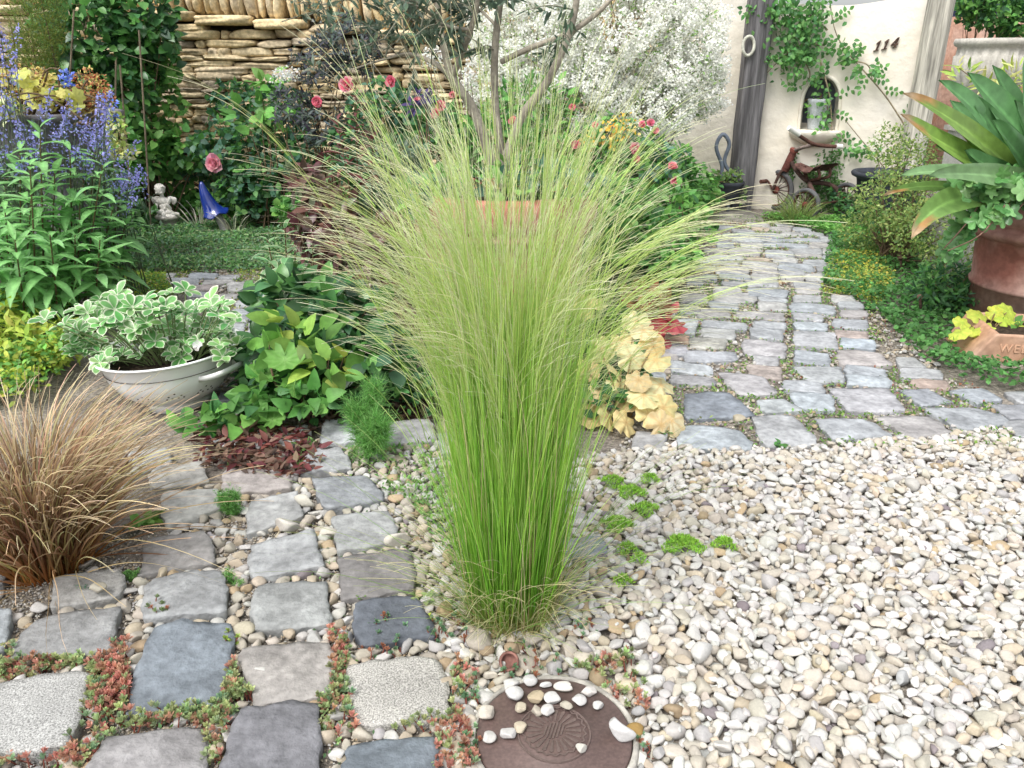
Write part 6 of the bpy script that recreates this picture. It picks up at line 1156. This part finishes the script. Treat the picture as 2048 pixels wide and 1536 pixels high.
gt = Geo(); gl = Geo(); oc = ((.10, .155, .10), (.13, .19, .13), (.08, .125, .085), (.17, .22, .16))
for i in range(46):
    p_, rd = lims[[0, 1, 5, 6, 7, 4, 3, 2][r.integers(0, 8)]]; t = r.uniform(.5, 1); q0 = np.array(p_[int(t * (len(p_) - 1))])
    if q0[2] < 1.0 and i % 3: continue
    d = nrm(A(r.normal(-.5, .8), r.normal(0, .6), r.normal(.1, .6))); q1 = q0 + d * r.uniform(.10, .22) + A(0, 0, -.02); tube(gt, [q0, q0 * .5 + q1 * .5 + A(0, 0, .015), q1], [.003, .002, .001], (.2, .2, .15), 5, 3)
    m_ = 18; s_ = r.uniform(.15, 1, m_); P = q0 + (q1 - q0) * s_[:, None]; leaves(gl, P, nrm(d) * .5 + r.normal(0, .65, (m_, 3)), r.normal(0, .6, (m_, 3)) + A(0, 0, 1), r.uniform(.03, .055, m_), .0115, 'lance', vary(r, oc, m_, .15), n=4, curl=.2)
for px, py in [(r.uniform(590, 940), r.uniform(-40, 130)) for _ in range(48)] + [(r.uniform(940, 1200), r.uniform(-90, -10)) for _ in range(10)]:
    q0 = OP(px, py, r.uniform(-.25, .2)); d = nrm(A(r.normal(0, 1), r.normal(0, .5), r.normal(.3, .7))); q1 = q0 + d * .11; tube(gt, [q0 - d * .05, q0, q1], [.0022, .0018, .0008], (.2, .2, .15), 5, 3); m_ = 13
    P = q0 + (q1 - q0) * r.uniform(0, 1, (m_, 1)); leaves(gl, P, d * .6 + r.normal(0, .6, (m_, 3)), r.normal(0, .6, (m_, 3)) + A(0, 0, 1), r.uniform(.028, .05, m_), .011, 'lance', vary(r, oc, m_, .15), n=4, curl=.2)
gt.obj('twigs', M_bark, ot); gl.obj('crown', M_leaf, ot)
bush('trailing_ivy', 'fresh green ivy around the rim of the centre terracotta pot', 'ivy', [E(1000, 365, 2.62, 180, 22, .10), E(880, 360, 2.7, 60, 30, .08), E(1120, 360, 2.6, 90, 34, .10), E(1060, 340, 2.8, 90, 30, .12), E(830, 400, 2.6, 24, 40, .05)], 520, (.030, .050), 'heart', FRS + BLU, .9, 1262, stems=8, base=A(TP[0], TP[1], TH * .93))
# ---- greenery, roses and white shrub behind the grass
bush('mixed_shrub', 'green leafed shrub standing right behind the feather grass top', 'shrub', [E(1000, 300, 4.2, 110, 70, .2), E(1150, 330, 4.1, 110, 60, .2), E(880, 300, 4.2, 80, 80, .2), E(1060, 220, 4.5, 90, 70, .18)], 2900, (.04, .075), 'lance', FRS + GRN, .32, 1270, stems=30)
rt, _ = bush('pink_rose', 'rose bush with several pink blooms left of the olive trunk', 'rose', [E(780, 220, 4.3, 80, 60, .16), E(720, 300, 4.3, 70, 70, .16), E(860, 250, 4.2, 60, 60, .14)], 1600, (.03, .05), 'ovate', BLU + DRK + GRN, .62, 1271, stems=24, whorl=3)
PK = ((.85, .27, .36), (.86, .40, .46), (.78, .18, .27))
for i, (px, py, rd) in enumerate(((695, 170, .040), (636, 203, .030), (783, 163, .030), (880, 212, .030), (872, 228, .028), (835, 202, .02), (905, 190, .018))): flower(rt, At(px, py, 4.05), rd * 1.05, PK, 1280 + i, 'bloom')
rt, _ = bush('pink_rose', 'rose bush with red pink blooms between grass and plastered wall', 'rose', [E(1230, 290, 4.3, 90, 60, .16), E(1310, 330, 4.2, 70, 60, .16), E(1180, 380, 4.0, 80, 50, .14)], 1700, (.03, .05), 'ovate', FRS + GRN + BLU, .6, 1272, stems=24, whorl=3)
for i, (px, py, rd) in enumerate(((1025, 242, .024), (1152, 290, .026), (1268, 296, .030), (1285, 250, .022), (1300, 246, .022), (1345, 335, .030), (1352, 362, .030), (1272, 318, .024), (1145, 215, .02), (1310, 262, .02), (1190, 250, .018))): flower(rt, At(px, py, 3.98), rd * .95, PK, 1290 + i, 'bloom')
bush('orange_flowers', 'orange yellow flowered plant below the white shrub', 'flowering plant', [E(1210, 270, 4.0, 34, 26, .06), E(1250, 250, 4.1, 40, 24, .06), E(1180, 285, 4.05, 24, 16, .05)], 150, (.014, .024), 'petal', ((.85, .50, .08), (.80, .62, .18)), .8, 1273, stems=6, m=M_petal)
bush('bed_shrub', 'green leafed shrub right of the centre pot beside the path', 'shrub', [E(1350, 350, 4.6, 40, 50, .12), E(1260, 460, 3.3, 90, 60, .16), E(1340, 420, 3.6, 70, 50, .16), E(1340, 510, 3.1, 50, 36, .12), E(1230, 400, 3.5, 80, 50, .14), E(1390, 470, 3.5, 40, 26, .08)], 2300, (.03, .055), 'ovate', FRS + GRN, .52, 1274, stems=26)
bush('sage_clump', 'grey leaved salvia clump left of the centre pot', 'plant', [E(800, 320, 3.4, 60, 40, .12), E(850, 390, 3.1, 50, 40, .10), E(770, 400, 3.2, 60, 40, .12)], 900, (.035, .06), 'lance', ((.18, .26, .17), (.14, .24, .12)), .34, 1275, stems=12)
r = rng(1300)
wels = [E(1080, 90, 4.9, 130, 110, .28), E(1230, 60, 4.9, 150, 130, .30), E(1350, 110, 4.9, 100, 115, .26), E(1300, 215, 4.8, 90, 60, .22), E(1150, 190, 4.8, 120, 80, .24), E(1000, 160, 4.9, 70, 90, .2), E(1000, 20, 5.0, 70, 90, .2), E(1400, 170, 4.9, 50, 60, .16), E(1390, 60, 5.0, 60, 80, .18), E(1200, -60, 5.0, 200, 80, .3)]
rt, P = bush('white_flowering_shrub', 'big shrub smothered in tiny white flowers before the plastered wall', 'flowering shrub', wels, 6500, (.018, .032), 'ovate', ((.28, .44, .14), (.20, .36, .10), (.36, .50, .20)), .5, 1301, stems=60, nseg=2, base=A(.75, 5.0, 0), stemcol=(.22, .18, .13))
Pc, v = cloud(2700, wels, r, .82); m_ = 36; g = Geo(); ax = nrm(v + r.normal(0, .5, v.shape) + A(0, -.3, .5)); t_ = r.uniform(-1, 1, (2700, m_, 1)); P2 = (Pc[:, None] + ax[:, None] * t_ * .045 + r.normal(0, .014, (2700, m_, 3))).reshape(-1, 3); k = len(P2)
leaves(g, P2, r.normal(0, 1, (k, 3)), r.normal(0, .7, (k, 3)) + A(-.2, -.8, .7), r.uniform(.011, .018, k), .012, 'petal', vary(r, ((.93, .93, .90), (.90, .91, .83)), k, .03, .01), n=2)
tag(g.obj('blossom', M_petal, rt), kind='stuff')
bush('white_flower_spray', 'thin white flower sprays just behind the olive trunk', 'flowering plant', [E(870, 110, 4.3, 30, 22, .05), E(930, 150, 4.3, 24, 20, .05)], 420, (.010, .016), 'petal', ((.84, .84, .78),), .7, 1302, stems=8, m=M_petal)
bush('purple_leaf_plant', 'deep violet leaved plant right of the pink roses', 'plant', [E(835, 200, 3.9, 26, 12, .05)], 34, (.05, .07), 'lance', ((.08, .06, .16), (.10, .07, .20)), .3, 1303, stems=5)
# ---- coral bells at the right foot of the grass
def heuchera(nm, lab, bx, by, spots, col, cen, seed, Rr=(.045, .06), tl=(0, -.55, .85)):
    b = G(bx, by); rt = root(nm, tuple(b), lab, 'plant'); r = rng(seed); g = Geo(); gs = Geo(); P = np.array([At(x + (22 if by == 850 else 16 if by == 700 and bx == 1300 else 0), y, b[1] + dY) for x, y, dY in spots]); P[:, 2] = np.maximum(P[:, 2], .03); k = len(P)
    discs(g, P, nrm(r.normal(0, .3, (k, 3)) + A(*tl)), r.uniform(*Rr, k), 7, .07, .09, .22, vary(r, np.array(col, float), k, .07), None, cen, seed); g.obj('leaves', M_leaf, rt)
    for p in P: tube(gs, [b + A(*r.normal(0, .012, 2), 0), b * .5 + p * .5 + A(0, 0, .03), p - A(0, 0, .004)], .0022, (.30, .22, .10), 5, 3)
    gs.obj('stalks', M_leaf, rt)
heuchera('coral_bells', 'butter yellow ruffled coral bells right of the feather grass', 1240, 850, [(1265, 660, .1), (1285, 690, .08), (1240, 715, .05), (1290, 720, .05), (1255, 760, 0), (1215, 770, .05), (1300, 770, .03), (1265, 790, -.03), (1230, 800, 0), (1305, 815, -.04), (1210, 740, .1), (1180, 700, .12), (1220, 680, .12), (1195, 835, -.06), (1230, 845, -.08), (1300, 850, -.08), (1180, 790, 0), (1150, 740, .1), (1275, 830, -.06), (1250, 640, .15), (1160, 830, -.03), (1320, 840, -.06)], ((.72, .65, .32), (.70, .58, .28), (.74, .71, .40)), (.62, .42, .18), 1310, (.036, .048))
heuchera('coral_bells', 'pale yellow coral bells seen through the middle of the grass', 970, 760, [(955, 665, .1), (975, 680, .05), (1000, 700, .05), (960, 720, 0), (1165, 610, .25), (1190, 600, .3), (940, 690, .1)], ((.72, .68, .30),), (.6, .5, .2), 1311)
heuchera('coral_bells', 'crimson red coral bells leaning over the path edge', 1300, 700, [(1300, 650, 0), (1325, 632, .03), (1335, 650, 0), (1290, 675, -.02), (1310, 690, -.03), (1320, 615, .08), (1285, 640, .03)], ((.42, .09, .10), (.50, .13, .14), (.36, .05, .06)), (.25, .03, .04), 1312, (.038, .050))
heuchera('coral_bells', 'lime yellow coral bells behind the terracotta trough', 1965, 700, [(1925, 645, 0), (1955, 630, .05), (1990, 625, .08), (2010, 640, .05), (1945, 660, -.02), (1975, 655, 0), (2030, 655, .03), (1990, 668, -.03), (1918, 665, -.04), (2070, 640, .05), (1965, 672, -.04), (2015, 622, .1)], ((.62, .68, .12), (.56, .66, .10)), (.40, .55, .08), 1313, (.026, .038), (0, -.45, .85))
bush('trough_seedlings', 'small green seedlings growing in the terracotta trough', 'plant', [E(2030, 660, 2.72, 30, 16, .05), E(2100, 660, 2.7, 60, 16, .05)], 130, (.02, .035), 'ovate', FRS, .6, 1314, stems=5)
bush('bronze_heuchera', 'rusty bronze foliage between the pot and the red coral bells', 'plant', [E(1290, 590, 2.75, 40, 22, .07)], 120, (.03, .045), 'round', ((.30, .12, .06), (.22, .16, .07)), .9, 1315, stems=6)
# ================================================================ RIGHT SIDE
# aspidistra
r = rng(1400); ac = A(RP[0], RP[1], RH * .93); ar = root('aspidistra', tuple(ac), 'broad dark leaved plant with browned tips in the right terracotta pot', 'plant')
specs = [((1878, 160), (2005, 250), .11, 0, -.1), ((1806, 186), (1935, 240), .075, 1, -.2), ((1802, 228), (1900, 310), .085, 1, -.25), ((1905, 242), (1965, 320), .080, 1, -.1), ((1800, 352), (1930, 318), .060, 3, -.35), ((1855, 352), (2000, 330), .075, 3, -.45), ((1765, 392), (1850, 345), .035, 2, -.3), ((1822, 478), (1880, 350), .080, 2, -.5),
 ((1935, 145), (2040, 260), .13, 0, .0), ((1985, 130), (2060, 270), .12, 0, .1), ((2050, 110), (2080, 260), .13, 0, .0), ((2120, 120), (2100, 270), .12, 0, .05), ((1945, 190), (2010, 300), .10, 0, -.05), ((2180, 180), (2120, 290), .12, 0, 0), ((2230, 260), (2130, 310), .11, 0, -.1), ((1930, 300), (1990, 350), .085, 0, -.25), ((1985, 240), (2040, 320), .12, 0, -.2), ((2030, 200), (2060, 320), .12, 0, -.25), ((2080, 300), (2075, 350), .10, 0, -.4), ((1872, 290), (1950, 330), .07, 0, -.15), ((1990, 190), (2030, 300), .11, 0, .15), ((1900, 200), (1990, 300), .10, 0, .2)]
ASC = [(.10, .23, .085), (.20, .33, .07), (.17, .30, .08), (.20, .34, .15)]
for (tx, ty), (mx_, my_), W_, kind_, dY in specs:
    t = At(tx, ty, RP[1] + dY); m1 = At(mx_, my_, RP[1] + dY * .6); b = ac + A(r.normal(0, .05), r.normal(0, .05), -.02); cpts = smoothpath([b, m1, t], 9); cpts = np.array([b * (1 - s) ** 2 + 2 * m1 * s * (1 - s) * 1.0 + t * s * s for s in np.linspace(0, 1, 17)])
    d = nrm(np.gradient(cpts, axis=0)); nv = nrm(A(r.normal(0, .25), -.75, .65)); n_ = len(cpts); us = np.array([-1, -.6, -.2, 0, .2, .6, 1]); V = []; cl = []
    s_ = np.linspace(0, 1, n_); wd = W_ * .60 * np.where(s_ < .3, .10 + .9 * np.clip((s_ - .1) / .2, 0, 1) ** 1.2, 1) * np.clip((1 - s_) / .42, 0, 1) ** .62
    cb_ = np.array(ASC[kind_]) * r.uniform(.85, 1.2)
    for i in range(n_):
        side = nrm(np.cross(d[i], nv)); up = np.cross(side, d[i])
        for u in us:
            V.append(cpts[i] + side * u * wd[i] + up * (abs(u) ** 1.2) * wd[i] * .30 + up * .003 * math.sin(u * 9 + i * .8)); c_ = cb_ * (1 + .22 * math.sin(u * 16)) * (1.5 if u == 0 else 1)
            if kind_ in (1, 2) and s_[i] > (.84 if kind_ == 2 else .84) + .08 * math.sin(u * 3 + tx): c_ = A(.42, .24, .09) if s_[i] < .93 else A(.50, .36, .22)
            cl.append(c_)
    k7 = len(us); F = [(i * k7 + j, i * k7 + j + 1, (i + 1) * k7 + j + 1, (i + 1) * k7 + j) for i in range(n_ - 1) for j in range(k7 - 1)]; g = Geo(); g.add(V, F, np.array(cl)); g.obj('leaf', M_leafgloss, ar)
def ivyleaves(g, P, Nn, Rr, col, seed): discs(g, P, Nn, Rr, 5, .30, .03, .08, col, None, None, seed)
iv = root('ivy', tuple(ac), 'ivy spilling over the rim of the right terracotta pot', 'ivy'); r = rng(1410); g = Geo(); gs = Geo()
P = np.array([At(r.uniform(1905, 2130), r.uniform(345, 405), RP[1] - .22 + r.normal(0, .05)) for _ in range(150)] + [At(1965 - 70 * t + r.normal(0, 9), 405 + 100 * t + r.normal(0, 10), RP[1] - .22 - .05 * t) for t in r.random(34)] + [At(1950 + 70 * t + r.normal(0, 6), 440 - 18 * t + r.normal(0, 10), RP[1] - .31) for t in r.random(14)])
k = len(P); ivyleaves(g, P, nrm(r.normal(0, .35, (k, 3)) + A(-.1, -.8, .5)), r.uniform(.020, .034, k), vary(r, ((.10, .26, .08), (.14, .32, .10), (.22, .42, .15)), k, .15), 1411); g.obj('leaves', M_leafgloss, iv)
for pth in ([At(1965, 400, RP[1] - .25), At(1930, 450, RP[1] - .3), At(1885, 500, RP[1] - .28)], [At(2010, 410, RP[1] - .3), At(1960, 470, RP[1] - .33), At(1895, 502, RP[1] - .3)], [At(2060, 390, RP[1] - .25), At(2020, 440, RP[1] - .32)]): tube(gs, pth, .0022, (.22, .13, .10), 5, 4)
gs.obj('stems', M_bark, iv)
bush('variegated_foliage', 'yellow green strappy leaves behind the broad dark leaves', 'plant', [E(1928, 140, 3.3, 20, 20, .04), E(2035, 150, 3.3, 26, 26, .05), E(1990, 160, 3.35, 30, 16, .05), E(2090, 160, 3.3, 40, 30, .06)], 190, (.04, .07), 'lance', ((.45, .55, .12), (.62, .62, .25), (.25, .42, .08)), .2, 1412, stems=8, up=.8, base=ac + A(0, .12, 0))
# small leaved shrubs between path and pots
bush('small_leaved_shrub', 'fine yellow green leaved shrub left of the broad leaved plant', 'shrub', [E(1790, 400, 3.95, 80, 60, .2), E(1740, 460, 4.1, 60, 40, .16), E(1850, 460, 3.7, 80, 60, .2), E(1830, 330, 4.1, 60, 60, .16), E(1780, 290, 4.3, 40, 50, .12), E(1905, 520, 3.5, 50, 50, .14)], 6800, (.014, .026), 'ovate', ((.28, .38, .10), (.20, .31, .08), (.36, .44, .15), (.14, .25, .07)), .5, 1420, stems=40, nseg=2)
bush('underplanting', 'dark green foliage beside the right pot', 'plant', [E(1900, 560, 3.3, 60, 40, .12), E(1940, 600, 3.1, 50, 30, .1), E(1870, 590, 3.15, 40, 30, .1)], 900, (.03, .055), 'lance', DRK + GRN, .3, 1421, stems=10)
bush('bushy_plant', 'green shrub at the top right corner above the stone urn', 'shrub', [E(2000, 10, 5.6, 70, 50, .2), E(1950, -10, 5.7, 40, 50, .16), E(2070, 40, 5.5, 60, 60, .2)], 2400, (.03, .055), 'ovate', GRN + FRS + DRK, .6, 1422, stems=20)
# climbing rose and ivy on the plastered wall
def WP(px, py, off=.05): x, z = onwall(px, py, wl, u0, n0, off); return A(*Ww(x, z, off))
r = rng(1430); vr = root('wall_rose', tuple(WP(1850, 420) * A(1, 1, 0)), 'climbing rose shoots trained over the plastered wall above the niche', 'climber'); gs = Geo(); gl = Geo()
paths = [[(1850, 400), (1850, 330), (1780, 205), (1700, 110), (1670, 60), (1655, -30)], [(1850, 330), (1790, 350), (1740, 300), (1690, 240)], [(1655, 60), (1620, 30), (1580, 20), (1540, 30)], [(1650, 90), (1600, 90), (1560, 120), (1530, 150)], [(1700, 120), (1735, 130), (1745, 160)], [(1640, 120), (1660, 200), (1665, 300)], [(1655, -20), (1600, -30), (1520, -20)], [(1600, 100), (1620, 150), (1600, 175)]]
for i, pth in enumerate(paths):
    pp_ = [WP(x, y, .04 + .03 * (j % 2)) for j, (x, y) in enumerate(pth)]; sp_p = smoothpath(pp_, 8); tube(gs, sp_p, np.linspace(.006, .0025, len(sp_p)), (.24, .20, .13), 6, 1)
    for q in sp_p[::2]:
        if r.random() < (.35 if i in (1,) else .75):
            d = nrm(A(r.normal(0, 1), -.3, r.normal(0, .8))); ln_ = r.uniform(.08, .15); m_ = 7; s_ = np.linspace(.25, 1, m_); sd = nrm(np.cross(d, A(0, -1, 0))); P = q + d * (s_ * ln_)[:, None]; Dl = d * .5 + sd * np.where(np.arange(m_) % 2, 1, -1)[:, None]; Dl[-1] = d
            leaves(gl, P, Dl, np.tile(A(0, -1, .3), (m_, 1)) + r.normal(0, .3, (m_, 3)), r.uniform(.028, .042, m_), .024, 'ovate', vary(r, ((.12, .30, .08), (.17, .37, .11), (.08, .22, .07)), m_, .15), n=3)
for cx_, cy_, rx_, ry_, n_ in ((1600, 60, 70, 60, 420), (1580, 120, 60, 45, 260), (1560, 20, 60, 40, 200), (1690, 110, 30, 40, 70), (1630, 20, 50, 40, 160), (1645, 230, 20, 40, 50), (1650, 190, 20, 30, 30), (1500, 20, 26, 26, 40), (1720, 300, 40, 20, 60)):
    n_ = int(n_ * .62); q = r.normal(0, .42, (n_, 2)) + .18 * np.sin(np.arange(n_) * 1.7)[:, None]; P = np.array([WP(cx_ + rx_ * a, cy_ + ry_ * b, r.uniform(.03, .16)) for a, b in q]); leaves(gl, P, r.normal(0, .8, (n_, 3)) + A(0, -.3, -.3), r.normal(0, .4, (n_, 3)) + A(0, -.8, .6), r.uniform(.03, .045, n_), .025, 'ovate', vary(r, ((.12, .30, .08), (.17, .37, .11), (.08, .22, .07)), n_, .15), n=3)
gs.obj('stems', M_bark, vr); gl.obj('leaves', M_leaf, vr)
r = rng(1440); vi = root('creeping_fig', tuple(WP(1640, 425) * A(1, 1, 0)), 'small leaved creeper growing on the wall below the niche', 'climber'); g = Geo(); gs = Geo()
for (x0, y0, x1, y1, wd_, n_) in ((1655, 430, 1665, 300, 26, 420), (1635, 420, 1630, 330, 24, 260), (1584, 360, 1588, 300, 7, 70), (1610, 420, 1620, 340, 16, 120), (1680, 430, 1672, 360, 18, 160)):
    t = r.random(n_); P = np.array([WP(x0 + (x1 - x0) * a + r.normal(0, wd_ * .45), y0 + (y1 - y0) * a, r.uniform(.008, .035)) for a in t]); leaves(g, P, r.normal(0, .6, (n_, 3)) + A(0, -.2, -.5), r.normal(0, .3, (n_, 3)) + A(0, -1, .3), r.uniform(.016, .026, n_), .018, 'heart', vary(r, ((.13, .27, .08), (.09, .20, .06)), n_, .15), n=2); tube(gs, [WP(x0, y0, .008), WP((x0 + x1) / 2, (y0 + y1) / 2, .01), WP(x1, y1, .008)], .003, (.2, .15, .1), 5, 3)
g.obj('leaves', M_leaf, vi); gs.obj('stems', M_bark, vi)
bush('pot_ivy', 'light green ivy tumbling out of the little iron pot', 'ivy', [E(1440, 358, c0[1] - .05, 26, 14, .06), E(1470, 350, c0[1] - .03, 16, 14, .05), E(1422, 372, c0[1] - .06, 14, 12, .05), E(1484, 385, c0[1], 6, 26, .03)], 190, (.022, .036), 'heart', ((.26, .42, .12), (.34, .50, .18), (.20, .36, .12)), .85, 1450, stems=5, base=A(c0[0], c0[1], .2))
bush('niche_plant', 'leafy sprig growing out of the vase in the niche', 'plant', [E(1632, 215, float(q[1]) if False else Ww(cxn, zb, .02)[1], 20, 22, .05), E(1650, 235, Ww(cxn, zb, .03)[1], 14, 20, .04)], 90, (.022, .036), 'ovate', FRS, .55, 1451, stems=5, base=A(*Ww(cxn, zb + .19, -.02)))
# single weeds on the paving
for i, (px, py, n_, L_, col, lab) in enumerate(((305, 1035, 9, .034, (.20, .40, .08), 'lime leaved weed at the right foot of the bronze sedge'), (270, 1045, 7, .03, (.16, .34, .07), 'second green weed under the bronze sedge'), (720, 1190, 8, .014, (.22, .40, .08), 'tiny green seedling in front of the dark brown cobble'), (850, 1240, 10, .016, (.46, .56, .08), 'yellow flowering weed on the very dark blue cobble'), (857, 1195, 6, .02, (.30, .40, .16), 'pinkish green round leaved weed left of the feather grass'), (470, 925, 10, .018, (.28, .46, .16), 'pale green seedling in the leaf litter'), (1560, 890, 12, .02, (.10, .26, .07), 'green weed tuft on the gravel border in front of the path'), (1330, 862, 12, .02, (.12, .28, .09), 'green weed beside the yellow coral bells foot'))):
    b = G(px, py, .02); r = rng(1500 + i); rt = root('weed', (b[0], b[1], 0), lab, 'weed'); g = Geo(); a = np.arange(n_) * 2.4; el = r.uniform(.1, .9, n_); leaves(g, np.tile(A(b[0], b[1], .015), (n_, 1)) + r.normal(0, L_ * .3, (n_, 3)) * A(1, 1, .2), np.column_stack([np.cos(a) * np.cos(el), np.sin(a) * np.cos(el), np.sin(el)]), A(0, 0, 1) + r.normal(0, .1, (n_, 3)), L_ * r.uniform(.8, 1.3, n_), L_ * .6, 'wide', vary(r, col, n_), n=4); g.obj('leaves', M_leaf, rt)
    g = Geo(); tube(g, [A(b[0], b[1], 0), A(b[0], b[1], .02)], .0015, (.2, .3, .1), 5, 1); g.obj('stem', M_leaf, rt)
# seed husk
b = G(1018, 1322, .02); g = Geo(); lathe(g, [(.0001, .0), (.011, .002), (.016, .008), (.017, .016), (.014, .019), (.012, .017), (.013, .008), (.0001, .005)], (.22, .11, .09), 20, M=np.array(rotx(np.array(.7))), loc=tuple(b - A(0, 0, .004))); tag(g.obj('seed_husk', M_rust, loc=b), 'open brown seed husk lying just behind the drain cover', 'seed husk')
